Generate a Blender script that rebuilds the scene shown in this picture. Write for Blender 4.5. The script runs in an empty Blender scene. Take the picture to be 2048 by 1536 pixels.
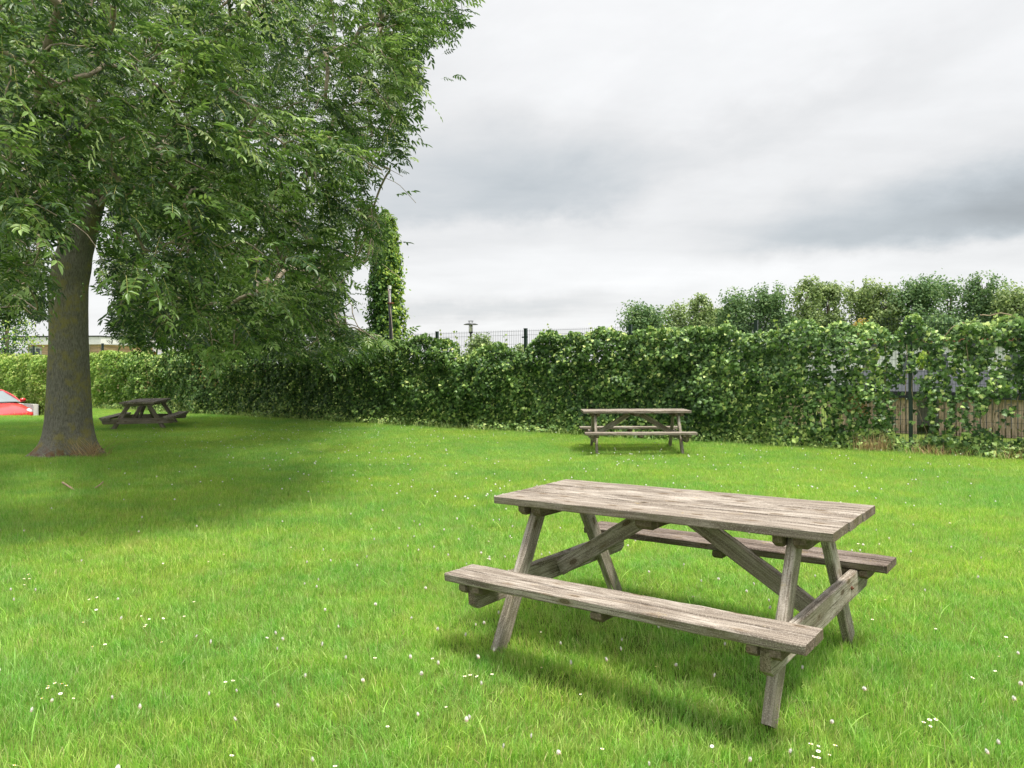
import bpy, math, random
import numpy as np
from mathutils import Vector, Matrix
R = math.radians
random.seed(7)
rng = np.random.default_rng(11)
scene = bpy.context.scene

# ------------------------------------------------------------------ camera
F = 1505.5          # focal length in pixels of the 2048 wide frame
HZ = 724.4          # horizon row
HC = 1.496           # eye height
cam_d = bpy.data.cameras.new('camera')
cam = bpy.data.objects.new('camera', cam_d)
scene.collection.objects.link(cam)
cam_d.sensor_width = 36.0
cam_d.lens = F / 2048 * 36.0
cam_d.shift_y = -43.6 / 2048
cam_d.clip_start = 0.05
cam_d.clip_end = 4000
cam.location = (0, 0, HC)
cam.rotation_euler = (R(90), R(0.34), 0)
scene.camera = cam

# ------------------------------------------------------------------ light
SUN_EL, SUN_AZ = 73.0, 115.0      # azimuth clockwise from +Y
scene.view_settings.view_transform = 'Standard'
scene.view_settings.look = 'None'
scene.view_settings.gamma = 1
scene.view_settings.exposure = 0.98
sun_d = bpy.data.lights.new('sun', 'SUN')
sun_d.energy = 3.2
sun_d.angle = R(14)
sun_d.color = (1.0, 0.95, 0.86)
sun = bpy.data.objects.new('sun', sun_d)
scene.collection.objects.link(sun)
_e, _a = R(SUN_EL), R(SUN_AZ)
sdir = Vector((math.sin(_a) * math.cos(_e), math.cos(_a) * math.cos(_e), math.sin(_e)))
sun.rotation_euler = sdir.to_track_quat('Z', 'Y').to_euler()

world = bpy.data.worlds.new('World')
scene.world = world
world.use_nodes = True


class NT:
    """tiny helper round a node tree"""
    def __init__(s, nt):
        s.t = nt
        s.t.nodes.clear()
    def n(s, kind, **kw):
        nd = s.t.nodes.new(kind)
        for k, v in kw.items():
            if k == 'inp':
                for kk, vv in v.items():
                    if isinstance(vv, bpy.types.NodeSocket):
                        s.t.links.new(vv, nd.inputs[kk])
                    else:
                        nd.inputs[kk].default_value = vv
            else:
                setattr(nd, k, v)
        return nd
    def m(s, op, a, b=None, c=None, clamp=False):
        nd = s.t.nodes.new('ShaderNodeMath')
        nd.operation = op
        nd.use_clamp = clamp
        for i, v in enumerate((a, b, c)):
            if v is None:
                continue
            if isinstance(v, bpy.types.NodeSocket):
                s.t.links.new(v, nd.inputs[i])
            else:
                nd.inputs[i].default_value = v
        return nd.outputs[0]
    def mix(s, fac, a, b, blend='MIX'):
        nd = s.t.nodes.new('ShaderNodeMix')
        nd.data_type = 'RGBA'
        nd.blend_type = blend
        for k, v in ((0, fac), (6, a), (7, b)):
            if isinstance(v, bpy.types.NodeSocket):
                s.t.links.new(v, nd.inputs[k])
            elif k == 0:
                nd.inputs[0].default_value = v
            else:
                nd.inputs[k].default_value = (*v, 1) if len(v) == 3 else v
        return nd.outputs[2]
    def noise(s, vec, scale, detail=3, rough=0.55, dist=0.0):
        nd = s.n('ShaderNodeTexNoise', inp={'Scale': scale, 'Detail': detail, 'Roughness': rough, 'Distortion': dist})
        if vec is not None:
            s.t.links.new(vec, nd.inputs['Vector'])
        return nd.outputs[0]
    def ss(s, v, lo, hi, a=0.0, b=1.0):
        nd = s.n('ShaderNodeMapRange', interpolation_type='SMOOTHSTEP', inp={'From Min': lo, 'From Max': hi, 'To Min': a, 'To Max': b})
        s.t.links.new(v, nd.inputs[0])
        return nd.outputs[0]
    def attr(s, name, out='Fac'):
        return s.n('ShaderNodeAttribute', attribute_name=name).outputs[out]
    def scale(s, vec, v3):
        nd = s.n('ShaderNodeVectorMath', operation='MULTIPLY')
        s.t.links.new(vec, nd.inputs[0])
        nd.inputs[1].default_value = v3
        return nd.outputs[0]
    def link(s, a, b):
        s.t.links.new(a, b)


w = NT(world.node_tree)
tc = w.n('ShaderNodeTexCoord').outputs['Generated']
sep = w.n('ShaderNodeSeparateXYZ', inp={0: tc})
X, Y, Z = sep.outputs
az = w.m('ARCTAN2', X, Y)                      # radians, clockwise from +Y
el = w.m('ARCSINE', Z)
# slowly drifting cloud field on a flat cloud deck
den = w.m('ADD', w.m('MAXIMUM', Z, 0.0), 0.11)
deck = w.n('ShaderNodeCombineXYZ', inp={0: w.m('DIVIDE', X, den), 1: w.m('DIVIDE', Y, den), 2: 0.0}).outputs[0]
rot = w.n('ShaderNodeMapping', inp={'Vector': deck, 'Rotation': (0, 0, R(-28)), 'Scale': (0.55, 1.15, 1.0)}).outputs[0]
n_big = w.noise(rot, 0.85, 7, 0.55, 0.35)
n_fine = w.noise(rot, 2.6, 6, 0.55, 0.6)
n_warp = w.noise(rot, 1.7, 4, 0.5)
n_edge = w.noise(w.n('ShaderNodeCombineXYZ', inp={0: w.m('MULTIPLY', az, 7.0), 1: w.m('MULTIPLY', el, 11.0), 2: 0.0}).outputs[0], 1.6, 6, 0.6)

_u = w.m('ADD', w.m('MULTIPLY', az, math.cos(R(15))), w.m('MULTIPLY', el, math.sin(R(15))))
_v = w.m('SUBTRACT', w.m('MULTIPLY', el, math.cos(R(15))), w.m('MULTIPLY', az, math.sin(R(15))))
n_diag = w.noise(w.n('ShaderNodeCombineXYZ', inp={0: w.m('MULTIPLY', _u, 2.6), 1: w.m('MULTIPLY', _v, 6.5), 2: 0.7}).outputs[0], 1.5, 7, 0.58, 0.3)


def ae(px, py):
    x = (px - 1024) / F
    return math.atan(x), math.atan((HZ - py) / F * math.cos(math.atan(x)))


def blob(px, py, rx, ry, ang, amp, warp=0.10):
    """soft cloud mass round a direction (azimuth, elevation); radii in degrees-ish pixels"""
    a0, e0 = ae(px, py)
    da = w.m('ADD', w.m('SUBTRACT', az, a0), w.m('MULTIPLY', w.m('SUBTRACT', n_warp, 0.5), warp))
    de = w.m('ADD', w.m('SUBTRACT', el, e0), w.m('MULTIPLY', w.m('SUBTRACT', n_edge, 0.5), warp * 0.9))
    c, s_ = math.cos(R(ang)), math.sin(R(ang))
    p = w.m('DIVIDE', w.m('ADD', w.m('MULTIPLY', da, c), w.m('MULTIPLY', de, s_)), rx / F)
    q = w.m('DIVIDE', w.m('SUBTRACT', w.m('MULTIPLY', de, c), w.m('MULTIPLY', da, s_)), ry / F)
    g = w.m('EXPONENT', w.m('MULTIPLY', w.m('ADD', w.m('MULTIPLY', p, p), w.m('MULTIPLY', q, q)), -1.0))
    return w.m('MULTIPLY', g, amp)


def band(px0, px1, py, tilt, up, amp):
    """cloud base: sharp lower edge, fading upwards"""
    a0, e0 = ae((px0 + px1) / 2, py)
    aw = (ae(px1, py)[0] - ae(px0, py)[0]) / 2
    e = w.m('SUBTRACT', w.m('SUBTRACT', el, e0), w.m('MULTIPLY', w.m('SUBTRACT', az, a0), tilt))
    e = w.m('ADD', e, w.m('MULTIPLY', w.m('SUBTRACT', n_edge, 0.5), 0.045))
    lo = w.ss(e, -0.012, 0.022)
    hi = w.ss(e, 0.02, up / F, 1.0, 0.0)
    da = w.m('DIVIDE', w.m('SUBTRACT', az, a0), aw)
    g = w.m('EXPONENT', w.m('MULTIPLY', w.m('POWER', w.m('ABSOLUTE', da), 4.0), -1.0))
    return w.m('MULTIPLY', w.m('MULTIPLY', w.m('MULTIPLY', lo, hi), g), amp)


dark = None
for t in (band(1330, 2700, 480, 0.05, 170, 0.62),
          band(500, 1250, 452, 0.03, 260, 0.34),
          blob(1130, 300, 260, 90, 12, 0.15),
          blob(1420, 300, 420, 60, 15, 0.20),
          blob(1750, 320, 330, 60, 14, 0.10),
          blob(880, 200, 160, 150, 40, 0.12),
          blob(2060, 390, 160, 100, 20, 0.26),
          blob(900, 625, 330, 20, 2, 0.26, 0.05),
          blob(1150, 600, 300, 14, 3, 0.10, 0.05),
          blob(1850, 110, 300, 70, 18, 0.08),
          w.m('MULTIPLY', w.ss(n_big, 0.36, 0.72), 0.16),
          w.m('MULTIPLY', w.m('SUBTRACT', n_fine, 0.5), 0.20),
          w.m('MULTIPLY', w.m('SUBTRACT', n_diag, 0.48), 0.42)):
    dark = t if dark is None else w.m('ADD', dark, t)
dark = w.m('ADD', w.m('MULTIPLY', dark, 0.56), -0.025)
val = w.m('SUBTRACT', 1.0, dark)
val = w.m('MAXIMUM', val, 0.22)
tint = w.mix(w.ss(dark, 0.08, 0.38), (0.99, 0.995, 1.0), (0.88, 0.95, 1.0))
# overcast sky gets brighter towards the zenith
up = w.ss(Z, 0.42, 0.95, 1.0, 1.9)
lum = w.m('MULTIPLY', w.m('MULTIPLY', val, up), 0.485)
vm = w.n('ShaderNodeVectorMath', operation='SCALE', inp={0: tint, 3: lum})
sky = w.n('ShaderNodeTexSky', sky_type='NISHITA', sun_disc=False)
sky.sun_elevation = _e
sky.sun_rotation = _a
bg1 = w.n('ShaderNodeBackground', inp={'Color': sky.outputs[0], 'Strength': 0.08})
bg2 = w.n('ShaderNodeBackground', inp={'Color': vm.outputs[0], 'Strength': 1.0})
mx = w.n('ShaderNodeMixShader', inp={0: 0.95, 1: bg1.outputs[0], 2: bg2.outputs[0]})
w.link(mx.outputs[0], w.n('ShaderNodeOutputWorld').inputs[0])

scene.render.engine = 'CYCLES'
scene.cycles.max_bounces = 7
scene.cycles.transparent_max_bounces = 6
scene.cycles.use_denoising = True
try:
    scene.cycles.denoiser = 'OPENIMAGEDENOISE'
except Exception:
    pass

# ------------------------------------------------------------------ mesh helpers
class MB:
    """collects geometry (numpy) with per-vertex attributes; build() links ONE mesh object"""
    def __init__(s):
        s.v, s.f, s.fm, s.nv = [], [], [], 0
        s.rnd, s.gc = [], []
    def add(s, v, f, m=0, rnd=0.5, gc=None):
        v = np.asarray(v, dtype=np.float32).reshape(-1, 3)
        if not isinstance(f, (list, tuple)):
            f = [f]
        for ff in f:
            ff = np.asarray(ff, dtype=np.int32)
            if ff.ndim == 1: ff = ff[None, :]
            if ff.size:
                s.f.append(ff + s.nv)
                s.fm.append(np.full(len(ff), m, np.int32) if np.isscalar(m) else np.asarray(m, np.int32))
        s.v.append(v)
        s.rnd.append(np.full(len(v), rnd, np.float32) if np.isscalar(rnd) else np.asarray(rnd, np.float32))
        s.gc.append(v if gc is None else np.asarray(gc, np.float32))
        s.nv += len(v)
    def mesh(s, name, mats, smooth=False):
        me = bpy.data.meshes.new(name)
        v = np.concatenate(s.v)
        me.vertices.add(len(v))
        me.vertices.foreach_set('co', v.ravel())
        tot = np.concatenate([np.full(len(f), f.shape[1], np.int32) for f in s.f])
        start = np.concatenate([[0], np.cumsum(tot)[:-1]]).astype(np.int32)
        idx = np.concatenate([f.ravel() for f in s.f])
        me.loops.add(len(idx))
        me.loops.foreach_set('vertex_index', idx)
        me.polygons.add(len(tot))
        me.polygons.foreach_set('loop_start', start)
        me.polygons.foreach_set('loop_total', tot)
        me.polygons.foreach_set('material_index', np.concatenate(s.fm))
        me.polygons.foreach_set('use_smooth', np.full(len(tot), smooth, bool))
        for m in (mats if isinstance(mats, (list, tuple)) else [mats]):
            me.materials.append(m)
        a = me.attributes.new('rnd', 'FLOAT', 'POINT')
        a.data.foreach_set('value', np.concatenate(s.rnd))
        a = me.attributes.new('gc', 'FLOAT_VECTOR', 'POINT')
        a.data.foreach_set('vector', np.concatenate(s.gc).ravel())
        me.update(calc_edges=True)
        me.validate()
        return me
    def build(s, name, mats, parent=None, smooth=False, loc=None):
        o = bpy.data.objects.new(name, s.mesh(name, mats, smooth))
        scene.collection.objects.link(o)
        if parent is not None:
            o.parent = parent
        if loc is not None:
            o.location = loc
        return o


def tag(o, label=None, cat=None, group=None, kind=None):
    if label: o['label'] = label
    if cat: o['category'] = cat
    if group: o['group'] = group
    if kind: o['kind'] = kind
    return o


def empty(name, loc=(0, 0, 0), rz=0.0):
    o = bpy.data.objects.new(name, None)
    o.empty_display_size = 0.2
    scene.collection.objects.link(o)
    o.location = loc
    o.rotation_euler = (0, 0, rz)
    return o


def copy_tree(o, parent=None):
    c = o.copy()
    scene.collection.objects.link(c)
    c.parent = parent
    for ch in list(o.children):
        copy_tree(ch, c)
    return c


def unit(v):
    v = np.asarray(v, dtype=np.float64)
    return v / (np.linalg.norm(v, axis=-1, keepdims=True) + 1e-12)


BOXF = np.array([[0, 3, 2, 1], [4, 5, 6, 7], [0, 1, 5, 4], [1, 2, 6, 5], [2, 3, 7, 6], [3, 0, 4, 7]])


def box(mb, c, s, m=0, rz=0.0, rnd=0.5):
    x, y, z = s[0] / 2, s[1] / 2, s[2] / 2
    p = np.array([[-x, -y, -z], [x, -y, -z], [x, y, -z], [-x, y, -z], [-x, -y, z], [x, -y, z], [x, y, z], [-x, y, z]])
    ca, sa = math.cos(rz), math.sin(rz)
    p = np.stack([p[:, 0] * ca - p[:, 1] * sa, p[:, 0] * sa + p[:, 1] * ca, p[:, 2]], 1) + np.array(c)
    mb.add(p, BOXF, m, rnd)


def tube(mb, pts, rad, n=6, m=0, cap=True, rnd=0.5, gc_off=0.0):
    pts = np.asarray(pts, float)
    k = len(pts)
    rad = np.full(k, rad) if np.isscalar(rad) else np.asarray(rad, float)
    tg = unit(np.gradient(pts, axis=0))
    ref = np.array([0, 0, 1.0]) if abs(tg[0][2]) < 0.9 else np.array([1.0, 0, 0])
    u = unit(np.cross(tg[0], ref))
    rings = []
    for i in range(k):
        u = unit(u - tg[i] * np.dot(u, tg[i]))
        vv = np.cross(tg[i], u)
        a = np.arange(n) * 2 * math.pi / n
        rings.append(pts[i] + rad[i] * (np.outer(np.cos(a), u) + np.outer(np.sin(a), vv)))
    v = np.concatenate(rings)
    i = np.arange(n)
    f = []
    for r in range(k - 1):
        f.append(np.stack([r * n + i, r * n + (i + 1) % n, (r + 1) * n + (i + 1) % n, (r + 1) * n + i], 1))
    fs = [np.concatenate(f)]
    if cap:
        fs.append(np.arange(n)[::-1][None, :])
        fs.append((np.arange(n) + (k - 1) * n)[None, :])
    mb.add(v, fs, m, rnd)


def lathe(mb, prof, c=(0, 0, 0), n=20, m=0, rnd=0.5, axis='z'):
    prof = np.asarray(prof, float)
    a = np.arange(n) * 2 * math.pi / n
    v = []
    for r, z in prof:
        v.append(np.stack([r * np.cos(a), r * np.sin(a), np.full(n, z)], 1))
    v = np.concatenate(v)
    if axis == 'y':
        v = v[:, [0, 2, 1]]
    if axis == 'x':
        v = v[:, [2, 0, 1]]
    v = v + np.array(c)
    i = np.arange(n)
    f = [np.stack([r * n + i, r * n + (i + 1) % n, (r + 1) * n + (i + 1) % n, (r + 1) * n + i], 1) for r in range(len(prof) - 1)]
    fs = [np.concatenate(f)]
    if prof[0][0] > 1e-5: fs.append(np.arange(n)[::-1][None, :])
    if prof[-1][0] > 1e-5: fs.append((np.arange(n) + (len(prof) - 1) * n)[None, :])
    mb.add(v, fs, m, rnd)


class VN:
    """smooth value noise on a repeating 2-D / 3-D lattice, vectorised"""
    def __init__(s, seed, n=64):
        s.g = np.random.default_rng(seed).random((n, n, n if False else 8))
        s.n = n
    def __call__(s, x, y, z=0.0):
        x = np.asarray(x, float); y = np.asarray(y, float); z = np.asarray(z, float) + np.zeros_like(x)
        xi, yi, zi = np.floor(x).astype(int), np.floor(y).astype(int), np.floor(z).astype(int)
        fx, fy, fz = x - xi, y - yi, z - zi
        fx, fy, fz = [q * q * (3 - 2 * q) for q in (fx, fy, fz)]
        n = s.n
        def g(a, b, c): return s.g[(xi + a) % n, (yi + b) % n, (zi + c) % 8]
        def l(a, b, t): return a + (b - a) * t
        return l(l(l(g(0, 0, 0), g(1, 0, 0), fx), l(g(0, 1, 0), g(1, 1, 0), fx), fy),
                 l(l(g(0, 0, 1), g(1, 0, 1), fx), l(g(0, 1, 1), g(1, 1, 1), fx), fy), fz)


vn1, vn2, vn3 = VN(1), VN(2), VN(3)


def at(px, py, y):
    """the world point seen at a pixel of the photograph when it stands y metres away"""
    c, s = math.cos(R(0.34)), math.sin(R(0.34))
    a, b = px - 1024, py - HZ
    u, v = a * c - b * s, a * s + b * c
    return Vector((u / F * y, y, HC - v / F * y))


def to_px(p):
    p = np.asarray(p, float)
    y = np.maximum(p[..., 1], 0.05)
    u, v = F * p[..., 0] / y, -F * (p[..., 2] - HC) / y
    c, s = math.cos(R(0.34)), math.sin(R(0.34))
    return 1024 + u * c + v * s, HZ - u * s + v * c


# ------------------------------------------------------------------ materials
def mat(name):
    m = bpy.data.materials.new(name)
    m.use_nodes = True
    return m, NT(m.node_tree)


def surf(n, col, rough=0.7, spec=0.3, metal=0.0, bump=None, bstr=0.3, bdist=0.01):
    b = n.n('ShaderNodeBsdfPrincipled')
    for k, v in (('Base Color', col), ('Roughness', rough), ('Specular IOR Level', spec), ('Metallic', metal)):
        if isinstance(v, bpy.types.NodeSocket):
            n.link(v, b.inputs[k])
        else:
            b.inputs[k].default_value = (*v, 1) if isinstance(v, tuple) and len(v) == 3 else v
    if bump is not None:
        bp = n.n('ShaderNodeBump', inp={'Strength': bstr, 'Distance': bdist, 'Height': bump})
        n.link(bp.outputs[0], b.inputs['Normal'])
    return b


def out(n, sh):
    n.link(sh, n.n('ShaderNodeOutputMaterial').inputs[0])


def plain(name, col, rough=0.6, metal=0.0, var=0.12, sc=6.0, spec=0.3):
    m, n = mat(name)
    pos = n.n('ShaderNodeTexCoord').outputs['Object']
    k = n.noise(pos, sc, 5, 0.6)
    lo = tuple(c * (1 - var) for c in col); hi = tuple(min(1, c * (1 + var)) for c in col)
    c = n.mix(n.ss(k, 0.3, 0.7), lo, hi)
    out(n, surf(n, c, rough, spec, metal, k, 0.1, 0.01).outputs[0])
    return m


def leafy(name, stops, trans=0.4, rough=0.5, spec=0.3, wnoise=0.0, tcol=1.35, gloss_var=False):
    """stops: colours from rnd 0 to rnd 1"""
    m, n = mat(name)
    r = n.attr('rnd')
    ramp = n.n('ShaderNodeValToRGB')
    el_ = ramp.color_ramp.elements
    while len(el_) > 1: el_.remove(el_[0])
    el_[0].position = stops[0][0]; el_[0].color = (*stops[0][1], 1)
    for p, c in stops[1:]:
        e = el_.new(p); e.color = (*c, 1)
    if wnoise:
        g = n.n('ShaderNodeNewGeometry').outputs['Position']
        k = n.noise(g, 0.55, 4, 0.6)
        r = n.m('ADD', r, n.m('MULTIPLY', n.m('SUBTRACT', k, 0.5), wnoise), clamp=True)
    n.link(r, ramp.inputs[0])
    col = ramp.outputs[0]
    b = surf(n, col, rough, spec)
    tcn = n.n('ShaderNodeVectorMath', operation='MULTIPLY', inp={0: col, 1: (tcol * 1.0, tcol * 1.0, tcol * 0.7)})
    t = n.n('ShaderNodeBsdfTranslucent', inp={'Color': tcn.outputs[0]})
    mxs = n.n('ShaderNodeMixShader', inp={0: trans, 1: b.outputs[0], 2: t.outputs[0]})
    out(n, mxs.outputs[0])
    return m


# lawn blades: colour by blade and by broad patches of the lawn
M_GRASS, n = mat('grass_blades')
r = n.attr('rnd')
gp = n.n('ShaderNodeNewGeometry').outputs['Position']
k1 = n.noise(gp, 0.42, 3, 0.55)
k2 = n.noise(gp, 2.3, 4, 0.6)
k3 = n.noise(gp, 9.0, 3, 0.6)
ramp = n.n('ShaderNodeValToRGB', inp={0: r})
e = ramp.color_ramp.elements
e[0].position = 0; e[0].color = (0.13, 0.32, 0.035, 1)
e[1].position = 1; e[1].color = (0.52, 0.44, 0.20, 1)
for p, c in ((0.35, (0.24, 0.48, 0.06)), (0.65, (0.42, 0.66, 0.11)), (0.84, (0.60, 0.76, 0.22)), (0.93, (0.50, 0.54, 0.20))):
    q = e.new(p); q.color = (*c, 1)
kk = n.m('ADD', n.m('MULTIPLY', k1, 0.55), n.m('MULTIPLY', k2, 0.45))
tintg = n.mix(n.ss(kk, 0.36, 0.64), (0.78, 0.98, 1.30), (1.28, 1.15, 1.22))
col = n.mix(1.0, ramp.outputs[0], tintg, 'MULTIPLY')
col = n.mix(n.ss(k3, 0.35, 0.75, 0.0, 0.40), col, (0.42, 0.42, 0.16))
k4 = n.noise(gp, 1.35, 5, 0.65)
col = n.mix(n.ss(k4, 0.56, 0.72, 0.0, 0.42), col, (0.50, 0.50, 0.20))
b = surf(n, col, 0.55, 0.25)
tr = n.n('ShaderNodeVectorMath', operation='MULTIPLY', inp={0: col, 1: (1.2, 1.2, 0.75)})
t = n.n('ShaderNodeBsdfTranslucent', inp={'Color': tr.outputs[0]})
out(n, n.n('ShaderNodeMixShader', inp={0: 0.45, 1: b.outputs[0], 2: t.outputs[0]}).outputs[0])

M_SOIL, n = mat('lawn_thatch')
gp = n.n('ShaderNodeNewGeometry').outputs['Position']
k = n.noise(gp, 60, 4, 0.7)
kb = n.noise(gp, 0.5, 4, 0.6)
c = n.mix(n.ss(k, 0.3, 0.7), (0.05, 0.085, 0.012), (0.13, 0.19, 0.035))
c = n.mix(n.ss(kb, 0.35, 0.7, 0, 0.35), c, (0.17, 0.19, 0.05))
out(n, surf(n, c, 0.9, 0.1, bump=k, bstr=0.8, bdist=0.02).outputs[0])

M_ASPH = plain('asphalt', (0.16, 0.15, 0.14), 0.9, sc=40)

# weathered timber
def wood_mat(name, light, mid, dark, lichen=0.5):
    m, n = mat(name)
    gc = n.attr('gc', 'Vector')
    rv = n.attr('rnd')
    st = n.scale(gc, (1.6, 42, 42))
    s1 = n.noise(st, 1.0, 5, 0.6, 0.5)
    st2 = n.scale(gc, (3.5, 150, 150))
    s2 = n.noise(st2, 1.0, 4, 0.6, 0.2)
    bl = n.noise(gc, 4.0, 5, 0.65)
    bl2 = n.noise(n.scale(gc, (2.2, 9, 9)), 1.0, 5, 0.7, 0.6)
    sp = n.noise(gc, 190, 3, 0.7)
    c = n.mix(n.ss(s1, 0.34, 0.62), dark, mid)
    c = n.mix(n.ss(bl2, 0.42, 0.66), c, light)
    c = n.mix(n.ss(s2, 0.47, 0.62, 0, 0.9), c, dark)
    c = n.mix(n.ss(sp, 0.54, 0.66, 0, 0.75), c, tuple(min(1, q * 1.25) for q in light))
    c = n.mix(n.ss(sp, 0.46, 0.34, 0, 0.7), c, tuple(q * 0.5 for q in dark))
    # per board tone
    c = n.mix(n.ss(rv, 0.0, 1.0, 0.0, 0.30), c, mid)
    # knots
    vo = n.n('ShaderNodeTexVoronoi', inp={'Scale': 1.0, 'Vector': n.scale(gc, (5.0, 13, 13))})
    kn = n.ss(vo.outputs['Distance'], 0.20, 0.13)
    ring = n.m('SINE', n.m('MULTIPLY', vo.outputs['Distance'], 90.0))
    kc = n.mix(n.ss(ring, -0.5, 0.8), (0.035, 0.027, 0.02), (0.15, 0.11, 0.075))
    c = n.mix(n.m('MULTIPLY', kn, 0.9), c, kc)
    halo = n.ss(vo.outputs['Distance'], 0.32, 0.20, 0.0, 0.22)
    c = n.mix(halo, c, (0.22, 0.16, 0.10))
    # green algae on flanks, lichen where rain lands
    gn = n.n('ShaderNodeSeparateXYZ', inp={0: n.n('ShaderNodeNewGeometry').outputs['Normal']})
    nz = gn.outputs[2]
    al = n.m('MULTIPLY', n.ss(nz, 0.5, -0.3), n.ss(bl, 0.42, 0.66, 0, 0.6))
    c = n.mix(al, c, (0.13, 0.125, 0.05))
    li = n.noise(gc, 14, 5, 0.75)
    li2 = n.noise(gc, 2.1, 3, 0.6)
    lf = n.m('MULTIPLY', n.m('MULTIPLY', n.ss(li, 0.60, 0.70), n.ss(li2, 0.48, 0.66)), n.ss(nz, -0.2, 0.8, 0.15, 1.0))
    c = n.mix(n.m('MULTIPLY', lf, lichen), c, (0.50, 0.36, 0.07))
    h = n.m('ADD', n.m('MULTIPLY', s1, 0.6), n.m('MULTIPLY', s2, 0.5))
    out(n, surf(n, c, 0.85, 0.15, bump=h, bstr=0.55, bdist=0.006).outputs[0])
    return m


M_WOOD = wood_mat('weathered_wood', (0.42, 0.375, 0.325), (0.265, 0.225, 0.185), (0.085, 0.066, 0.05), 0.6)
M_WOODS = wood_mat('weathered_side_wood', (0.50, 0.455, 0.395), (0.32, 0.28, 0.225), (0.12, 0.096, 0.07), 0.3)
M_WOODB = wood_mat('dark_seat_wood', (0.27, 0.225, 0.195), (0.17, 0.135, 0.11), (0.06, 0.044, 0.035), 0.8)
M_WOODD = wood_mat('dark_cleat_wood', (0.27, 0.225, 0.18), (0.17, 0.135, 0.10), (0.07, 0.053, 0.038), 0.5)  # darker timber for the cleats beneath top and seats
M_ENDG = wood_mat('end_grain', (0.30, 0.25, 0.20), (0.17, 0.13, 0.10), (0.06, 0.045, 0.035), 0.5)
M_RUST = plain('rusty_bolt', (0.13, 0.05, 0.03), 0.7, 0.4, 0.5, 80)

# bark
M_BARK, n = mat('ash_bark')
oc = n.n('ShaderNodeTexCoord').outputs['Object']
st = n.scale(oc, (1, 1, 0.22))
f1 = n.noise(st, 70, 5, 0.65, 0.3)
f2 = n.noise(oc, 2.2, 5, 0.65)
f3 = n.noise(oc, 9, 5, 0.7)
f4 = n.noise(oc, 120, 2, 0.6)
c = n.mix(n.ss(f1, 0.30, 0.70), (0.095, 0.09, 0.075), (0.23, 0.22, 0.185))
c = n.mix(n.m('MULTIPLY', n.ss(f2, 0.45, 0.58), n.ss(f3, 0.38, 0.62, 0.10, 0.68)), c, (0.25, 0.22, 0.06))
c = n.mix(n.ss(f4, 0.60, 0.7, 0, 0.5), c, (0.30, 0.29, 0.25))
sz = n.n('ShaderNodeSeparateXYZ', inp={0: oc}).outputs[2]
red = n.m('MULTIPLY', n.ss(sz, 0.28, 0.05), n.ss(f3, 0.42, 0.6))
c = n.mix(n.m('MULTIPLY', red, 0.75), c, (0.13, 0.05, 0.035))
out(n, surf(n, c, 0.9, 0.15, bump=n.m('ADD', n.m('MULTIPLY', f1, 0.6), f3), bstr=0.6, bdist=0.025).outputs[0])
M_BRANCH = plain('branch_bark', (0.27, 0.225, 0.17), 0.85, var=0.4, sc=15)

M_ASH = leafy('ash_leaves', [(0, (0.022, 0.050, 0.017)), (0.30, (0.050, 0.108, 0.028)), (0.55, (0.135, 0.235, 0.055)), (0.8, (0.30, 0.43, 0.15)), (1, (0.54, 0.63, 0.35))], 0.36, 0.40, 0.5, 0.25)  # crown highlights and dark interior are put into the leaf tones
M_RACHIS = plain('leaf_stalk', (0.35, 0.36, 0.10), 0.6)
M_IVY = leafy('ivy_leaves', [(0, (0.012, 0.034, 0.012)), (0.3, (0.046, 0.105, 0.026)), (0.6, (0.135, 0.25, 0.062)), (0.8, (0.24, 0.38, 0.095)), (0.9, (0.44, 0.58, 0.16)), (1, (0.60, 0.66, 0.24))], 0.15, 0.45, 0.35, 0.30)  # darkest tone imitates the shaded hollows between leaves
M_HEDGE = leafy('light_hedge_leaves', [(0, (0.09, 0.19, 0.035)), (0.5, (0.24, 0.40, 0.08)), (0.8, (0.43, 0.56, 0.14)), (1, (0.60, 0.63, 0.25))], 0.35, 0.5, 0.3, 0.35)
M_FAR_D = leafy('far_dark_leaves', [(0, (0.06, 0.12, 0.05)), (0.5, (0.14, 0.24, 0.10)), (1, (0.32, 0.43, 0.20))], 0.3, 0.6, 0.2, 0.2)
M_FAR_L = leafy('far_light_leaves', [(0, (0.10, 0.16, 0.07)), (0.5, (0.25, 0.34, 0.14)), (1, (0.46, 0.53, 0.27))], 0.35, 0.6, 0.2, 0.2)
M_YEL = leafy('yellow_leaves', [(0, (0.30, 0.26, 0.05)), (1, (0.62, 0.42, 0.10))], 0.3)
M_LIME = leafy('lime_leaves', [(0, (0.16, 0.28, 0.03)), (1, (0.42, 0.52, 0.08))], 0.4)
M_COL = leafy('column_leaves', [(0, (0.05, 0.12, 0.035)), (0.55, (0.09, 0.20, 0.055)), (0.8, (0.20, 0.34, 0.06)), (1, (0.42, 0.54, 0.09))], 0.3, 0.5, 0.3, 0.3)
M_DRY = leafy('dry_grass', [(0, (0.30, 0.20, 0.10)), (1, (0.62, 0.46, 0.27))], 0.2, 0.8, 0.1)
M_DEAD = leafy('dead_leaves', [(0, (0.22, 0.13, 0.06)), (1, (0.48, 0.33, 0.18))], 0.2, 0.8, 0.1)
M_STEM = plain('ivy_stem', (0.36, 0.28, 0.19), 0.85, var=0.3, sc=20)
M_POST = plain('post_green', (0.012, 0.035, 0.028), 0.35, 0.0, 0.2, 5, 0.5)
M_BLACK = plain('black_paint', (0.015, 0.017, 0.018), 0.35, 0.0, 0.2, 5, 0.5)
M_WIRE = plain('fence_wire', (0.045, 0.06, 0.06), 0.4, 0.3)
M_BOLT = plain('galvanised', (0.75, 0.75, 0.74), 0.4, 0.6)
M_WHITE = plain('white_paint', (0.80, 0.80, 0.79), 0.6, var=0.05)
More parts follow.
